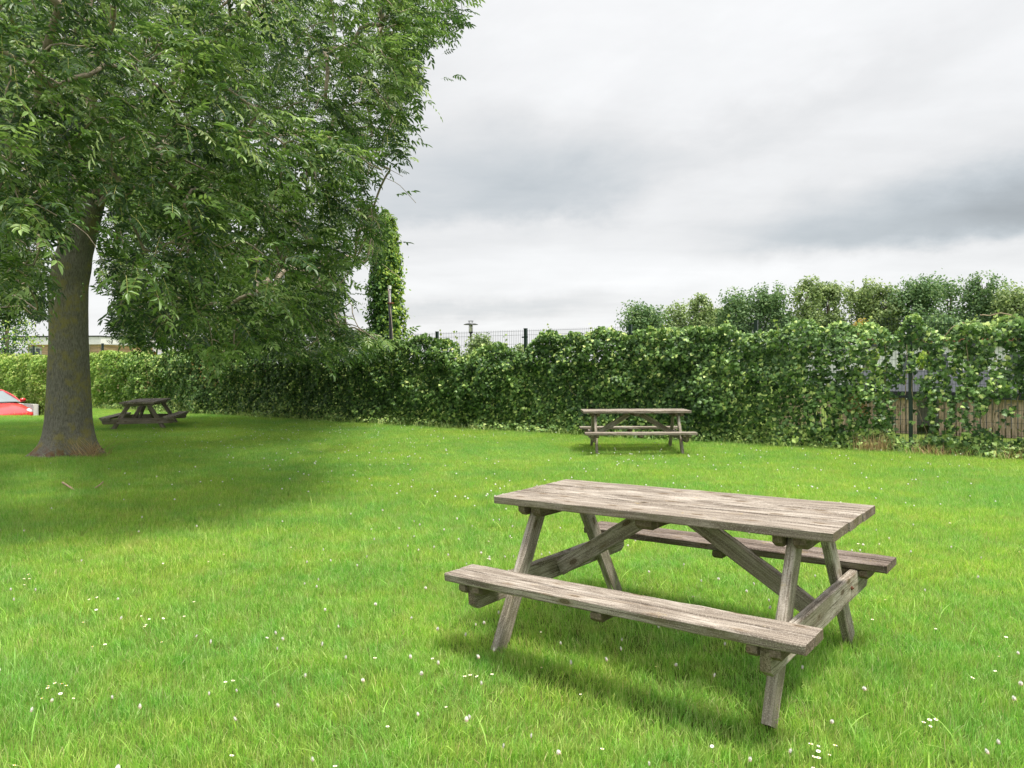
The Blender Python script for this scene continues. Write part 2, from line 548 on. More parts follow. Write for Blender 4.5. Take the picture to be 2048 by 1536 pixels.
M_CONC = plain('white_concrete', (0.80, 0.79, 0.77), 0.85, var=0.1, sc=3)
M_GREYR = plain('roof_felt', (0.06, 0.065, 0.072), 0.95, spec=0.05)
M_DARK = plain('dark_fascia', (0.03, 0.032, 0.04), 0.6)
M_LAMPG = plain('lamp_grey', (0.10, 0.105, 0.11), 0.45, 0.3)

def glass(name, col=(0.06, 0.08, 0.09), rough=0.05):
    m, n = mat(name)
    k = n.noise(n.n('ShaderNodeTexCoord').outputs['Object'], 3, 2)
    c = n.mix(k, tuple(q * 0.7 for q in col), col)
    out(n, surf(n, c, rough, 0.9).outputs[0])
    return m
M_GLASS = glass('window_glass')
M_CGLASS = glass('car_glass', (0.22, 0.27, 0.28), 0.06)
M_LANT, n = mat('lamp_cylinder')
out(n, surf(n, (0.85, 0.83, 0.78), 0.35, 0.4).outputs[0])

def cladding(name, col, horiz=True, pitch=0.14):
    m, n = mat(name)
    oc = n.n('ShaderNodeTexCoord').outputs['Object']
    sp_ = n.n('ShaderNodeSeparateXYZ', inp={0: oc})
    ax = sp_.outputs[2] if horiz else sp_.outputs[0]
    fr = n.m('FRACT', n.m('DIVIDE', ax, pitch))
    line = n.ss(fr, 0.10, 0.03)
    k = n.noise(n.scale(oc, (0.6, 0.6, 7) if horiz else (7, 7, 0.6)), 2.0, 4)
    lo = tuple(c * 0.72 for c in col); hi = tuple(min(1, c * 1.2) for c in col)
    c = n.mix(n.ss(k, 0.3, 0.7), lo, hi)
    c = n.mix(n.m('MULTIPLY', line, 0.6), c, tuple(c_ * 0.3 for c_ in col))
    out(n, surf(n, c, 0.7, 0.2, bump=fr, bstr=0.3, bdist=0.02).outputs[0])
    return m
M_CLAD = cladding('timber_cladding', (0.82, 0.55, 0.37))
M_ORANGE = cladding('orange_cladding', (0.88, 0.46, 0.20))
M_SLAT = wood_mat('brown_slats', (0.78, 0.60, 0.49), (0.64, 0.46, 0.36), (0.34, 0.24, 0.18), 0.0)
M_BRICK = cladding('brick_course', (0.36, 0.15, 0.10), True, 0.08)
M_RENDER = plain('white_render', (0.72, 0.73, 0.75), 0.85, var=0.05)
M_RED, n = mat('car_red')
k = n.noise(n.n('ShaderNodeTexCoord').outputs['Object'], 2, 3)
bb = surf(n, n.mix(k, (0.52, 0.025, 0.035), (0.64, 0.05, 0.05)), 0.28, 0.6)
bb.inputs['Coat Weight'].default_value = 0.6
bb.inputs['Coat Roughness'].default_value = 0.08
out(n, bb.outputs[0])
M_TYRE = plain('tyre_rubber', (0.02, 0.02, 0.02), 0.9)
M_LIGHTG = glass('headlight_glass', (0.75, 0.78, 0.80), 0.12)
M_PETAL = plain('white_petals', (0.72, 0.70, 0.66), 0.7, var=0.04)
M_PINKP = plain('faded_petals', (0.55, 0.40, 0.30), 0.8, var=0.2, sc=200)
M_YC = plain('daisy_centre', (0.75, 0.50, 0.04), 0.8)
M_FSTEM = plain('flower_stem', (0.12, 0.24, 0.04), 0.7)
M_TWIG = plain('fallen_twig', (0.40, 0.27, 0.20), 0.85, var=0.3, sc=30)

# ------------------------------------------------------------------ ground
GZ = -0.045                     # soil level; blade tips reach about zero
FX, FY, FA, FS, FH = 6.622, 12.51, 2.5538, 2.53, 2.20
FT = np.array([math.cos(FA), math.sin(FA), 0.0])
FN = np.array([math.sin(FA) * -1, math.cos(FA), 0.0])   # sign fixed below
if FN[1] > 0: FN = -FN           # towards the camera side
FP = np.array([FX, FY, 0.0])
def fpt(n_, z=0.0, d=0.0):
    """point on the fence line, n_ panels along, d metres in front of it"""
    n_ = np.asarray(n_, float)
    return FP + n_[..., None] * FS * FT + np.asarray(d)[..., None] * FN + np.asarray(z)[..., None] * np.array([0, 0, 1.0])

PA = (-13.2, 22.4); nD = 11.1
PD = tuple(fpt(nD)[:2]); nL = (-(-400) + FX) / (-FT[0] * FS)
PL = tuple(fpt(nL)[:2])
PZ = -0.92
bm_v = [(-900, -60, GZ), (900, -60, GZ), (900, PA[1], GZ), (PA[0], PA[1], GZ), (-900, PA[1], GZ),
        (900, 1500, GZ), (-900, 1500, GZ), (PL[0], PL[1], GZ), (PD[0], PD[1], GZ), (PA[0], PA[1], PZ), (-900, PA[1], PZ), (PL[0], PL[1], PZ), (PD[0], PD[1], PZ), (-900, PL[1], GZ), (-900, PL[1], PZ)]
me = bpy.data.meshes.new('ground')
me.from_pydata(bm_v, [], [(0, 1, 2, 3, 4), (3, 2, 5, 6, 13, 7, 8), (9, 10, 4, 3), (9, 3, 8, 12), (12, 8, 7, 11)])
me.materials.append(M_SOIL)
go = bpy.data.objects.new('ground', me); scene.collection.objects.link(go); tag(go, kind='structure')
me = bpy.data.meshes.new('car_park')
me.from_pydata([(PA[0], PA[1], PZ), (-900, PA[1], PZ), (-900, PL[1], PZ), (PL[0], PL[1], PZ), (PD[0], PD[1], PZ)], [], [(0, 4, 3, 2, 1)])
me.materials.append(M_ASPH)
o = bpy.data.objects.new('car_park', me); scene.collection.objects.link(o); tag(o, kind='structure')
print('PD', PD)

# ------------------------------------------------------------------ grass
def blade_patch(seed, nb, hmin, hmax, wmin, wmax, size=1.0):
    g = np.random.default_rng(seed)
    mb = MB()
    # clumping: cluster centres pull some blades together
    pos = (g.random((nb, 2)) - 0.5) * size
    cl = (g.random((int(nb / 14), 2)) - 0.5) * size
    pick = g.random(nb) < 0.55
    ci = g.integers(0, len(cl), nb)
    pos[pick] = cl[ci[pick]] + g.normal(0, 0.014, (pick.sum(), 2))
    ch = g.random(len(cl)); cr = g.random(len(cl)); ca = g.random(len(cl)) * 2 * np.pi
    h = hmin + (hmax - hmin) * (0.5 * g.random(nb) ** 1.3 + 0.5 * ch[ci] * g.random(nb) ** 0.5)
    wd = wmin + (wmax - wmin) * g.random(nb) ** 2
    az_ = np.where(pick, ca[ci] + g.normal(0, 1.1, nb), g.random(nb) * 2 * np.pi)
    lean = np.abs(g.normal(0.30, 0.30, nb)) + 0.05
    d = np.stack([np.cos(az_), np.sin(az_)], 1) + np.array([0.35, -0.15])      # light wind
    d = d / np.linalg.norm(d, axis=1, keepdims=True)
    face = g.random(nb) * np.pi
    sx = np.stack([np.cos(face), np.sin(face), np.zeros(nb)], 1)
    rn = np.clip(0.34 + 0.26 * g.normal(0, 1, nb) + 0.30 * (cr[ci] - 0.5) * pick + 0.1, 0, 0.88)
    dead = g.random(nb) < 0.07
    rn[dead] = 0.92 + 0.08 * g.random(dead.sum())
    base = np.concatenate([pos, np.zeros((nb, 1))], 1)
    def pt(t):
        hz = h * (t - 0.35 * lean * t * t * 0.9)
        off = h * lean * t ** 1.8
        return base + np.concatenate([d * off[:, None], hz[:, None]], 1)
    lv = []
    for t, k in ((0, 0.8), (0.4, 1.0), (0.75, 0.7)):
        p = pt(t)
        lv += [p - sx * (wd * k / 2)[:, None], p + sx * (wd * k / 2)[:, None]]
    lv.append(pt(1.0))
    v = np.stack(lv, 1).reshape(-1, 3)
    b0 = np.arange(nb)[:, None] * 7
    q = np.concatenate([b0 + np.array([[0, 1, 3, 2]]), b0 + np.array([[2, 3, 5, 4]])])
    t3 = b0 + np.array([[4, 5, 6]])
    mb.add(v, [q, t3], 0, np.repeat(rn, 7))
    return mb

patches = []
for i in range(5):
    mb = blade_patch(100 + i, 11500, 0.032, 0.088, 0.0016, 0.0040)
    # a few tall bent blades and seed stalks
    g = np.random.default_rng(300 + i)
    for j in range(12):
        x, y = (g.random(2) - 0.5)
        a = g.random() * 6.28; L = 0.09 + 0.09 * g.random(); ln = 0.3 + 0.9 * g.random()
        ts = np.linspace(0, 1, 6)
        c_ = np.stack([x + L * ln * ts ** 2 * math.cos(a), y + L * ln * ts ** 2 * math.sin(a), L * (ts - 0.4 * ln * ts ** 2)], 1)
        side = np.array([math.sin(a), -math.cos(a), 0]) * 0.0028
        wv = (1 - ts ** 3)[:, None] + 0.05
        v = np.concatenate([c_ - side * wv, c_ + side * wv])
        f = np.stack([np.arange(5), np.arange(5) + 1, np.arange(5) + 7, np.arange(5) + 6], 1)
        mb.add(v, f, 0, float(0.2 + 0.5 * g.random()))
    for j in range(7):
        x, y = (g.random(2) - 0.5)
        L = 0.10 + 0.06 * g.random(); a = g.random() * 6.28
        p = np.array([[x, y, 0], [x + 0.01 * math.cos(a), y + 0.01 * math.sin(a), L * 0.6], [x + 0.03 * math.cos(a), y + 0.03 * math.sin(a), L]])
        tube(mb, p, [0.0008, 0.0007, 0.0005], 3, 0, False, 0.86)
        for s_ in range(16):
            q = p[2] + np.array([0, 0, -0.035 * g.random()]) + g.normal(0, 0.006, 3)
            e_ = unit(g.normal(0, 1, 3)) * 0.003
            f_ = unit(g.normal(0, 1, 3)) * 0.0015
            mb.add(np.array([q - e_, q + f_, q + e_, q - f_]), [[0, 1, 2, 3]], 0, 0.88)
    me = mb.mesh('grass_tuft', M_GRASS)
    patches.append(bpy.data.objects.new('grass_tuft', me))

pts, rots, idxs, scls = [], [], [], []
g = np.random.default_rng(5)
for iy in range(0, 46):
    for ix in range(-32, 24):
        x, y = ix * 0.92, 0.6 + iy * 0.92
        if abs(x) > 0.72 * y + 1.6: continue
        # lawn stops at the car park edge and just behind the fence
        dn = np.dot(np.array([x, y, 0]) - FP, FN)
        if dn < -0.6: continue
        if y > PA[1] - 0.3 and x < PA[0] * y / PA[1] + 0.2: continue
        pts.append((x + g.normal(0, 0.03), y + g.normal(0, 0.03), GZ))
        rots.append(g.integers(0, 4) * math.pi / 2)
        idxs.append(g.integers(0, 5))
        hn = 0.72 + 0.55 * float(vn1(x * 0.35 + 3, y * 0.35)) + 0.2 * float(vn2(x * 0.9, y * 0.9))
        # longer, uncut grass round the table legs and under the hedge
        if 0 and (x - 0.9) ** 2 + (y - 4.1) ** 2 < 1.3: hn *= 1.18
        scls.append((1, 1, hn))
me = bpy.data.meshes.new('grass')
me.from_pydata(pts, [], [])
a = me.attributes.new('rotz', 'FLOAT', 'POINT'); a.data.foreach_set('value', np.array(rots, np.float32))
a = me.attributes.new('pick', 'INT', 'POINT'); a.data.foreach_set('value', np.array(idxs, np.int32))
a = me.attributes.new('sc', 'FLOAT_VECTOR', 'POINT'); a.data.foreach_set('vector', np.array(scls, np.float32).ravel())
me.materials.append(M_GRASS)
grass = bpy.data.objects.new('grass', me)
scene.collection.objects.link(grass)
tag(grass, 'bright green lawn grass covering the whole open ground', 'grass', kind='stuff')
ng = bpy.data.node_groups.new('grass_spread', 'GeometryNodeTree')
ng.interface.new_socket('Geometry', in_out='INPUT', socket_type='NodeSocketGeometry')
ng.interface.new_socket('Geometry', in_out='OUTPUT', socket_type='NodeSocketGeometry')
gi, gout = ng.nodes.new('NodeGroupInput'), ng.nodes.new('NodeGroupOutput')
m2p = ng.nodes.new('GeometryNodeMeshToPoints')
iop = ng.nodes.new('GeometryNodeInstanceOnPoints')
jn = ng.nodes.new('GeometryNodeJoinGeometry')
for p in patches[::-1]:
    oi = ng.nodes.new('GeometryNodeObjectInfo')
    oi.inputs['Object'].default_value = p
    oi.inputs['As Instance'].default_value = True
    ng.links.new(oi.outputs['Geometry'], jn.inputs[0])
def na(name, dt):
    nd = ng.nodes.new('GeometryNodeInputNamedAttribute'); nd.data_type = dt
    nd.inputs['Name'].default_value = name
    return nd.outputs[0]
cx = ng.nodes.new('ShaderNodeCombineXYZ')
ng.links.new(na('rotz', 'FLOAT'), cx.inputs[2])
ng.links.new(gi.outputs[0], m2p.inputs[0])
ng.links.new(m2p.outputs[0], iop.inputs['Points'])
ng.links.new(jn.outputs[0], iop.inputs['Instance'])
iop.inputs['Pick Instance'].default_value = True
ng.links.new(na('pick', 'INT'), iop.inputs['Instance Index'])
ng.links.new(cx.outputs[0], iop.inputs['Rotation'])
ng.links.new(na('sc', 'FLOAT_VECTOR'), iop.inputs['Scale'])
ng.links.new(iop.outputs[0], gout.inputs[0])
md = grass.modifiers.new('spread', 'NODES'); md.node_group = ng

# ------------------------------------------------------------------ picnic tables
def board(mb, a, b, up, wd, th, seed, nseg=14, ch=0.006, m=0, mend=None, jit=0.0012, bevel_end=0.0):
    """timber from a to b (centre line); up = direction of the thickness"""
    g = np.random.default_rng(seed)
    a, b = np.array(a, float), np.array(b, float)
    L = np.linalg.norm(b - a)
    t = unit(b - a); up = unit(np.array(up, float) - t * np.dot(up, t)); sd = np.cross(up, t)
    hw, ht = wd / 2, th / 2
    prof = np.array([[-hw + ch, -ht], [hw - ch, -ht], [hw, -ht + ch], [hw, ht - ch], [hw - ch, ht], [-hw + ch, ht], [-hw, ht - ch], [-hw, -ht + ch]])
    ts = np.linspace(0, 1, nseg + 1)
    warp = np.cumsum(g.normal(0, 0.0004, nseg + 1)); warp -= np.linspace(warp[0], warp[-1], nseg + 1)
    V, G = [], []
    off = g.random(3) * 40
    for i, tt in enumerate(ts):
        k = 0.975 if i in (0, nseg) else 1.0
        p = prof * k + g.normal(0, jit, prof.shape)
        if bevel_end and i in (0, nseg):
            p = p.copy(); p[:2, 1] += bevel_end * 0.8; p[2, 1] += bevel_end * 0.6; p[7, 1] += bevel_end * 0.6
        q = a + t * (L * tt) + up * warp[i]
        V.append(q + np.outer(p[:, 0], sd) + np.outer(p[:, 1], up))
        G.append(np.stack([np.full(8, L * tt), p[:, 0], p[:, 1]], 1) + off)
        if bevel_end and i in (0, nseg - 1):
            # hold the chamfer short
            tt2 = min(max(tt + (bevel_end * 1.0 / L if i == 0 else 0), 0), 1)
            if i == nseg - 1: tt2 = 1 - bevel_end / L
            p = prof
            q = a + t * (L * tt2)
            V.append(q + np.outer(p[:, 0], sd) + np.outer(p[:, 1], up))
            G.append(np.stack([np.full(8, L * tt2), p[:, 0], p[:, 1]], 1) + off)
    k = len(V)
    V = np.concatenate(V); G = np.concatenate(G)
    i = np.arange(8)
    f = np.concatenate([np.stack([r * 8 + i, r * 8 + (i + 1) % 8, (r + 1) * 8 + (i + 1) % 8, (r + 1) * 8 + i], 1) for r in range(k - 1)])
    rv = float(g.random())
    mb.add(V, [f], m, rv, G)
    me_ = m if mend is None else mend
    mb.add(V[:8], [np.arange(8)[::-1][None, :]], me_, rv, G[:8])
    mb.add(V[-8:], [np.arange(8)[None, :]], me_, rv, G[-8:])


TL, TW, TZ, HS, SO, SW, TH = 1.855, 0.747, 0.75, 0.405, 0.681, 0.232, 0.042
def picnic_table(seed, mats, L=TL):
    """legs and braces in local axes: x along the table, y across, z up"""
    MW, MS, MD, ME = mats
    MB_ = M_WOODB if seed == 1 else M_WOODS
    root = empty('picnic_table')
    s = seed * 1000
    mb = MB(); nb = 6; gap = 0.006; bw = (TW - gap * (nb - 1)) / nb
    for i in range(nb):
        y = -TW / 2 + bw / 2 + i * (bw + gap)
        dx = random.uniform(-0.004, 0.004)
        board(mb, (-L / 2 + dx, y, TZ - TH / 2), (L / 2 + dx, y, TZ - TH / 2), (0, 0, 1), bw, TH, s + i, 18, 0.004, 0, 1, jit=0.0007)
    mb.build('tabletop', [MW, ME], root)
    for sy in (-1, 1):
        mb = MB(); bw = (SW - 0.006) / 2
        for i in range(2):
            y = sy * SO + (-0.5 + i) * (bw + 0.006)
            board(mb, (-L / 2 - 0.003, y, HS - TH / 2), (L / 2 + 0.003, y, HS - TH / 2), (0, 0, 1), bw, TH, s + 20 + i + sy, 18, 0.005, 0, 1, jit=0.0008)
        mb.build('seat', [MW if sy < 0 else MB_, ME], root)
    LU = 0.72; lt = 0.045; lw = 0.095; zt = TZ - TH
    for su in (-1, 1):
        for sy in (-1, 1):
            mb = MB()
            board(mb, (su * LU, sy * 0.622, -0.022), (su * LU, sy * 0.20, zt - 0.003), (1, 0, 0), lw, lt, s + 40 + su * 3 + sy, 8, 0.007, 0, 1)
            mb.build('leg', [MS, ME], root)
        # beam that carries the two seats, bolted to the outside of the legs
        mb = MB()
        ub = su * (LU + lt + 0.001)
        board(mb, (ub, -SO - 0.09, HS - TH - 0.066), (ub, SO + 0.09, HS - TH - 0.066), (0, 0, 1), lt, 0.126, s + 60 + su, 10, 0.005, 0, 1, bevel_end=0.035)
        bmo = mb.build('seat_beam', [MS, ME], root)
        for sy in (-1, 1):
            mb = MB()
            yb = sy * (0.635 - 0.435 * (HS - 0.1 - GZ) / (zt - GZ) + 0.0)
            for dz in (0.0,):
                lathe(mb, [(0.011, -0.006), (0.011, 0.004), (0.004, 0.006), (0.004, 0.012)], (ub + su * (lt / 2), yb, HS - 0.105 + dz), 8, axis='x')
                mb.build('bolt', M_RUST, bmo)
            mb = MB(); lathe(mb, [(0.012, -0.004), (0.012, 0.006), (0.005, 0.012)], (su * (LU - lt / 2) - 0.006, yb, HS - 0.075), 8, axis='x')
            mb.build('bolt', M_RUST, bmo)
        # pair of cleats under the top, one on either side of the legs
        for k, cw in ((-1, 0.045), (1, 0.06)):
            mb = MB()
            u_ = su * LU + k * (lt / 2 + cw / 2 + 0.001)
            board(mb, (u_, -TW / 2 + 0.045, zt - 0.031), (u_, TW / 2 - 0.045, zt - 0.031), (0, 0, 1), cw, 0.058, s + 80 + su * 3 + k, 8, 0.005, 0, 1, bevel_end=0.028)
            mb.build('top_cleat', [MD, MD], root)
        # short cleats under each seat, either side of the beam
        for sy in (-1, 1):
            for k in (-1, 1):
                mb = MB()
                u_ = ub + k * (lt / 2 + 0.024)
                board(mb, (u_, sy * SO - 0.11, HS - TH - 0.024), (u_, sy * SO + 0.11, HS - TH - 0.024), (0, 0, 1), 0.044, 0.046, s + 100 + su * 5 + sy * 2 + k, 4, 0.004, 0, 1, bevel_end=0.02)
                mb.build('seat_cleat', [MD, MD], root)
        # diagonal brace from the beam up to the middle of the top
        mb = MB()
        board(mb, (su * (LU + 0.01), 0.0 + su * 0.001, HS - TH - 0.075), (su * 0.11, 0.0 + su * 0.001, zt - 0.035), (0, 1, 0), 0.092, 0.045, s + 130 + su, 8, 0.005, 0, 1)
        mb.build('brace', [MS, ME], root)
    mb = MB()
    board(mb, (0.0, -TW / 2 + 0.05, zt - 0.031), (0.0, TW / 2 - 0.05, zt - 0.031), (0, 0, 1), 0.09, 0.058, s + 150, 8, 0.005, 0, 1, bevel_end=0.028)
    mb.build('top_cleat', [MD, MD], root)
    for sy in (-1, 1):
        mb = MB()
        board(mb, (0.0, sy * SO - 0.11, HS - TH - 0.024), (0.0, sy * SO + 0.11, HS - TH - 0.024), (0, 0, 1), 0.06, 0.046, s + 160 + sy, 4, 0.004, 0, 1, bevel_end=0.02)
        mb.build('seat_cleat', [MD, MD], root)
    return root

WM = (M_WOOD, M_WOODS, M_WOODD, M_ENDG)
t1 = picnic_table(1, WM)
t1.location = (0.866, 4.032, 0.0)
t1.rotation_euler = (R(0.25), R(-1.2), -0.6651)
tag(t1, 'large weathered picnic table in the foreground with knotty front bench', 'picnic table', 'weathered wooden picnic tables on the lawn')
t2 = picnic_table(2, WM)
t2.location = (2.09, 12.85, -0.05); t2.rotation_euler = (R(-0.8), 0.0, R(-1.6)); t2.scale = (0.965, 0.965, 0.96)
tag(t2, 'picnic table seen side-on in front of the ivy-covered fence', 'picnic table', 'weathered wooden picnic tables on the lawn')
t3 = picnic_table(3, (M_WOOD, M_WOOD, M_WOODS, M_WOODS))
t3.location = (-8.97, 18.45, -0.13); t3.rotation_euler = (0, 0, R(104)); t3.scale = (1.08, 1.0, 1.0)
tag(t3, 'far picnic table seen end-on, right of the big ash trunk', 'picnic table', 'weathered wooden picnic tables on the lawn')

# ------------------------------------------------------------------ fence
fence = empty('wire_fence', tuple(fpt(0)))
tag(fence, 'dark green wire mesh fence on posts, mostly covered by ivy', 'fence')
FRZ = FA
for n_ in range(-1, 15):
    # posts
    mb = MB()
    c = fpt(n_) - FP
    hh = FH + 0.03 - GZ
    box(mb, (c[0], c[1], GZ + hh / 2 - 0.1), (0.06, 0.06, hh + 0.2), 0, FRZ)
    box(mb, (c[0], c[1], GZ + hh + 0.008), (0.068, 0.068, 0.018), 0, FRZ)
    po = mb.build('post', M_POST, fence)
    for z in (0.12, 0.85, 1.55, 2.05):
        mb = MB()
        q = fpt(n_, z, 0.034) - FP
        box(mb, tuple(q), (0.16, 0.008, 0.03), 0, FRZ)
        mb.build('clamp', M_POST, po)
        if n_ > 1: continue
        for e_ in (-0.055, 0.055):
            mb = MB()
            q = fpt(n_ + e_ / FS, z, 0.045) - FP
            box(mb, tuple(q), (0.014, 0.014, 0.014), 0, FRZ)
            mb.build('bolt', M_BOLT, po)
    if n_ == 14: continue
    # one welded mesh panel
    mb = MB()
    w_ = 0.0019
    for j in range(51):
        p = fpt(n_ + (0.03 + j * 0.0488 * 1.0) / FS, 0, 0.012) - FP
        box(mb, (p[0], p[1], 0.07 + (FH + 0.02 - 0.07) / 2), (w_ * 2, w_ * 2, FH + 0.02 - 0.07), 0, FRZ)
    for z in list(np.arange(0.10, FH, 0.2)) + [FH - 0.012]:
        p = fpt(n_ + 0.5, 0, 0.02) - FP
        box(mb, (p[0], p[1], z), (FS - 0.06, w_ * 2.4, w_ * 2.6), 0, FRZ)
    mb.build('mesh_panel', M_WIRE, fence)

# ------------------------------------------------------------------ ivy
IVY = np.array([[0, 0], [0.42, -0.10], [0.52, 0.30], [0.30, 0.38], [0.34, 0.72], [0.12, 0.62], [0, 1.05],
                [-0.12, 0.62], [-0.34, 0.72], [-0.30, 0.38], [-0.52, 0.30], [-0.42, -0.10]])
def leaf_cards(mb, pos, nrm, upv, size, shape, rnd, m=0, fold=0.18, curl=0.12):
    """flat lobed leaves, folded along the midrib"""
    N = len(pos)
    nrm = unit(nrm)
    tip = unit(upv - nrm * np.sum(upv * nrm, 1, keepdims=True))
    sd = np.cross(tip, nrm)
    K = len(shape)
    u = shape[:, 0][None, :, None]; v_ = (shape[:, 1] - 0.35)[None, :, None]
    w_ = (-np.abs(shape[:, 0]) * fold - curl * shape[:, 1] ** 2)[None, :, None]
    P = pos[:, None, :] + size[:, None, None] * (u * sd[:, None, :] + v_ * tip[:, None, :] + w_ * nrm[:, None, :])
    v = P.reshape(-1, 3)
    b0 = np.arange(N)[:, None] * K
    half = K // 2
    f1 = b0 + np.arange(0, half + 1)[None, :]
    f2 = b0 + np.concatenate([[0], np.arange(half, K)])[None, :]
    mb.add(v, [f1, f2], m, np.repeat(rnd, K))

def px_n(px):
    k = (px - 1024) / F
    # FX + n FS tx = k (FY + n FS ty)
    return (k * FY - FX) / (FS * (FT[0] - k * FT[1]))
TOPS = [(2200, 655), (2048, 648), (2000, 644), (1965, 662), (1930, 655), (1900, 678), (1868, 668), (1840, 642), (1812, 640), (1788, 672), (1765, 652), (1735, 642), (1715, 662), (1690, 652), (1650, 660), (1610, 650),
        (1570, 656), (1540, 662), (1500, 668), (1460, 652), (1400, 664), (1340, 664), (1300, 660), (1265, 684), (1235, 668), (1190, 664), (1150, 668), (1100, 668), (1070, 680), (1052, 706), (1035, 702), (1020, 692), (990, 692),
        (965, 698), (945, 716), (925, 716), (912, 690), (880, 676), (850, 674), (825, 680), (812, 694), (790, 688), (760, 690), (700, 695), (600, 700), (500, 702), (400, 704), (330, 700), (250, 700), (177, 700), (100, 706), (0, 707), (-300, 710)]
tn = np.array([px_n(a) for a, b in TOPS]); tz = []
for a, b in TOPS:
    yy = FY + px_n(a) * FS * FT[1]
    tz.append(at(a, b, yy).z)
tz = np.array(tz) - np.where(tn > 8.4, 0.10, -0.04); order = np.argsort(tn); tn, tz = tn[order], tz[order]
HOLES = [(1811, 1833, 745, 885), (1743, 1758, 686, 700), (1726, 1742, 715, 750), (1756, 1768, 710, 735), (1782, 1796, 700, 735), (1786, 1822, 796, 872), (1740, 1752, 800, 850), (1834, 1852, 700, 758), (1832, 1850, 800, 880), (1846, 1860, 795, 868), (1872, 1895, 800, 872),
         (1908, 1928, 800, 876), (1935, 1950, 790, 850), (1960, 1976, 742, 775), (1992, 2010, 690, 720), (2030, 2070, 790, 860), (1642, 1656, 796, 856), (1664, 1672, 720, 760), (1600, 1612, 830, 850), (1980, 1992, 800, 868), (1900, 1915, 752, 792), (1805, 1816, 700, 740), (1888, 1900, 690, 740)]
def ivy_points(g, N, n0, n1, back):
    n_ = n0 + (n1 - n0) * g.random(N)
    s_ = n_ * FS
    top = np.interp(n_, tn, tz) + 0.16 * (vn2(s_ * 3.3, 7.0 + 0 * s_) - 0.5) + 0.10 * (vn3(s_ * 9, 3.0 + 0 * s_) - 0.5)
    z = GZ + (top - GZ) * g.random(N)
    # lumps hang out from the mesh
    lump = vn1(s_ * 1.15, z * 1.25 + 20) * 0.45 + vn2(s_ * 3.4, z * 3.2) * 0.35 + vn3(s_ * 8, z * 8) * 0.2
    depth = 0.05 + 0.52 * np.clip(lump * 1.7 - 0.35, 0, 1) * np.clip((top - z) * 2.2 + 0.25, 0.2, 1)
    d = depth * (g.random(N) ** 0.65) + 0.015
    d = np.where(g.random(N) < back, -depth * 0.7 * g.random(N), d)
    P = fpt(n_, z, d)
    px, py = to_px(fpt(n_, z, 0 * z + 0.08))
    thin = np.clip((px - 1600) / 200, 0, 1)
    hn = vn3(s_ * 2.1 + 9, z * 2.0) * 0.65 + vn1(s_ * 6, z * 6) * 0.35
    thr = 0.0 + 0.28 * thin
    thr = thr - 0.18 * (z > 1.1) * thin
    keep = (hn > thr) | (g.random(N) < 0.10 * (1 - thin * 0.6))
    for a, b, c_, e_ in HOLES:
        wob = 5 * (vn2(py / 9.0, px / 30.0) - 0.5)
        keep &= ~((px + wob > a) & (px + wob < b) & (py > c_) & (py < e_) & (g.random(N) < 0.93))
    return n_[keep], z[keep], d[keep], P[keep], lump[keep], top[keep], depth[keep]

def ivy_leaves(mb, seed, N, n0, n1, smin, smax, light, back=0.18):
    g = np.random.default_rng(seed)
    n_, z, d, P, lump, top, depth = ivy_points(g, N, n0, n1, back)
    if n1 == 9.9 or n0 == 8.1:
        k_ = g.random(len(P)) < (np.clip((9.9 - n_) / 1.6, 0, 1) if n1 == 9.9 else np.clip((n_ - 8.1) / 1.5, 0, 1))
        n_, z, d, P, lump, top, depth = [q[k_] for q in (n_, z, d, P, lump, top, depth)]
    M = len(P)
    nr = FN[None, :] * 0.9 + np.array([0, 0, 0.55]) + g.normal(0, 0.55, (M, 3))
    up_ = np.array([0, 0, -1.0]) + g.normal(0, 0.45, (M, 3)) + FN * 0.3
    sz = smin + (smax - smin) * g.random(M)
    # young pale leaves sit on the outside and at the top
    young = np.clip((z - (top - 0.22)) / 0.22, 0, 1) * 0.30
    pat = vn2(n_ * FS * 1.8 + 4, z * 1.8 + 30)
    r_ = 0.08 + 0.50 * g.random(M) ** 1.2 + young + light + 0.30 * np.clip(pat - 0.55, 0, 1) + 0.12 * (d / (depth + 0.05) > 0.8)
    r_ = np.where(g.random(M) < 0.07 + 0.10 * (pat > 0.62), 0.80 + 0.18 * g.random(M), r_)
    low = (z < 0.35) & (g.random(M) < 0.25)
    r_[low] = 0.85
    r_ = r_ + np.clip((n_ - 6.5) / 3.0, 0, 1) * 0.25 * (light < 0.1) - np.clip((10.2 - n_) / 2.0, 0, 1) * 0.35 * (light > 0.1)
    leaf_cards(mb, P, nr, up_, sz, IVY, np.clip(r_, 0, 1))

ivy = empty('ivy', tuple(fpt(3)))
tag(ivy, 'dark glossy ivy climbing the long wire fence, thin and see-through at its right end', 'ivy')
off = -fpt(3)
mb = MB()
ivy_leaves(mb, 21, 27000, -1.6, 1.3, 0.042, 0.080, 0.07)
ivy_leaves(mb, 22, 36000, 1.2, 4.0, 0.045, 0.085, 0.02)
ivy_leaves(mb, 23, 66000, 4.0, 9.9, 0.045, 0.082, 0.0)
mb.v = [v + off.astype(np.float32) for v in mb.v]
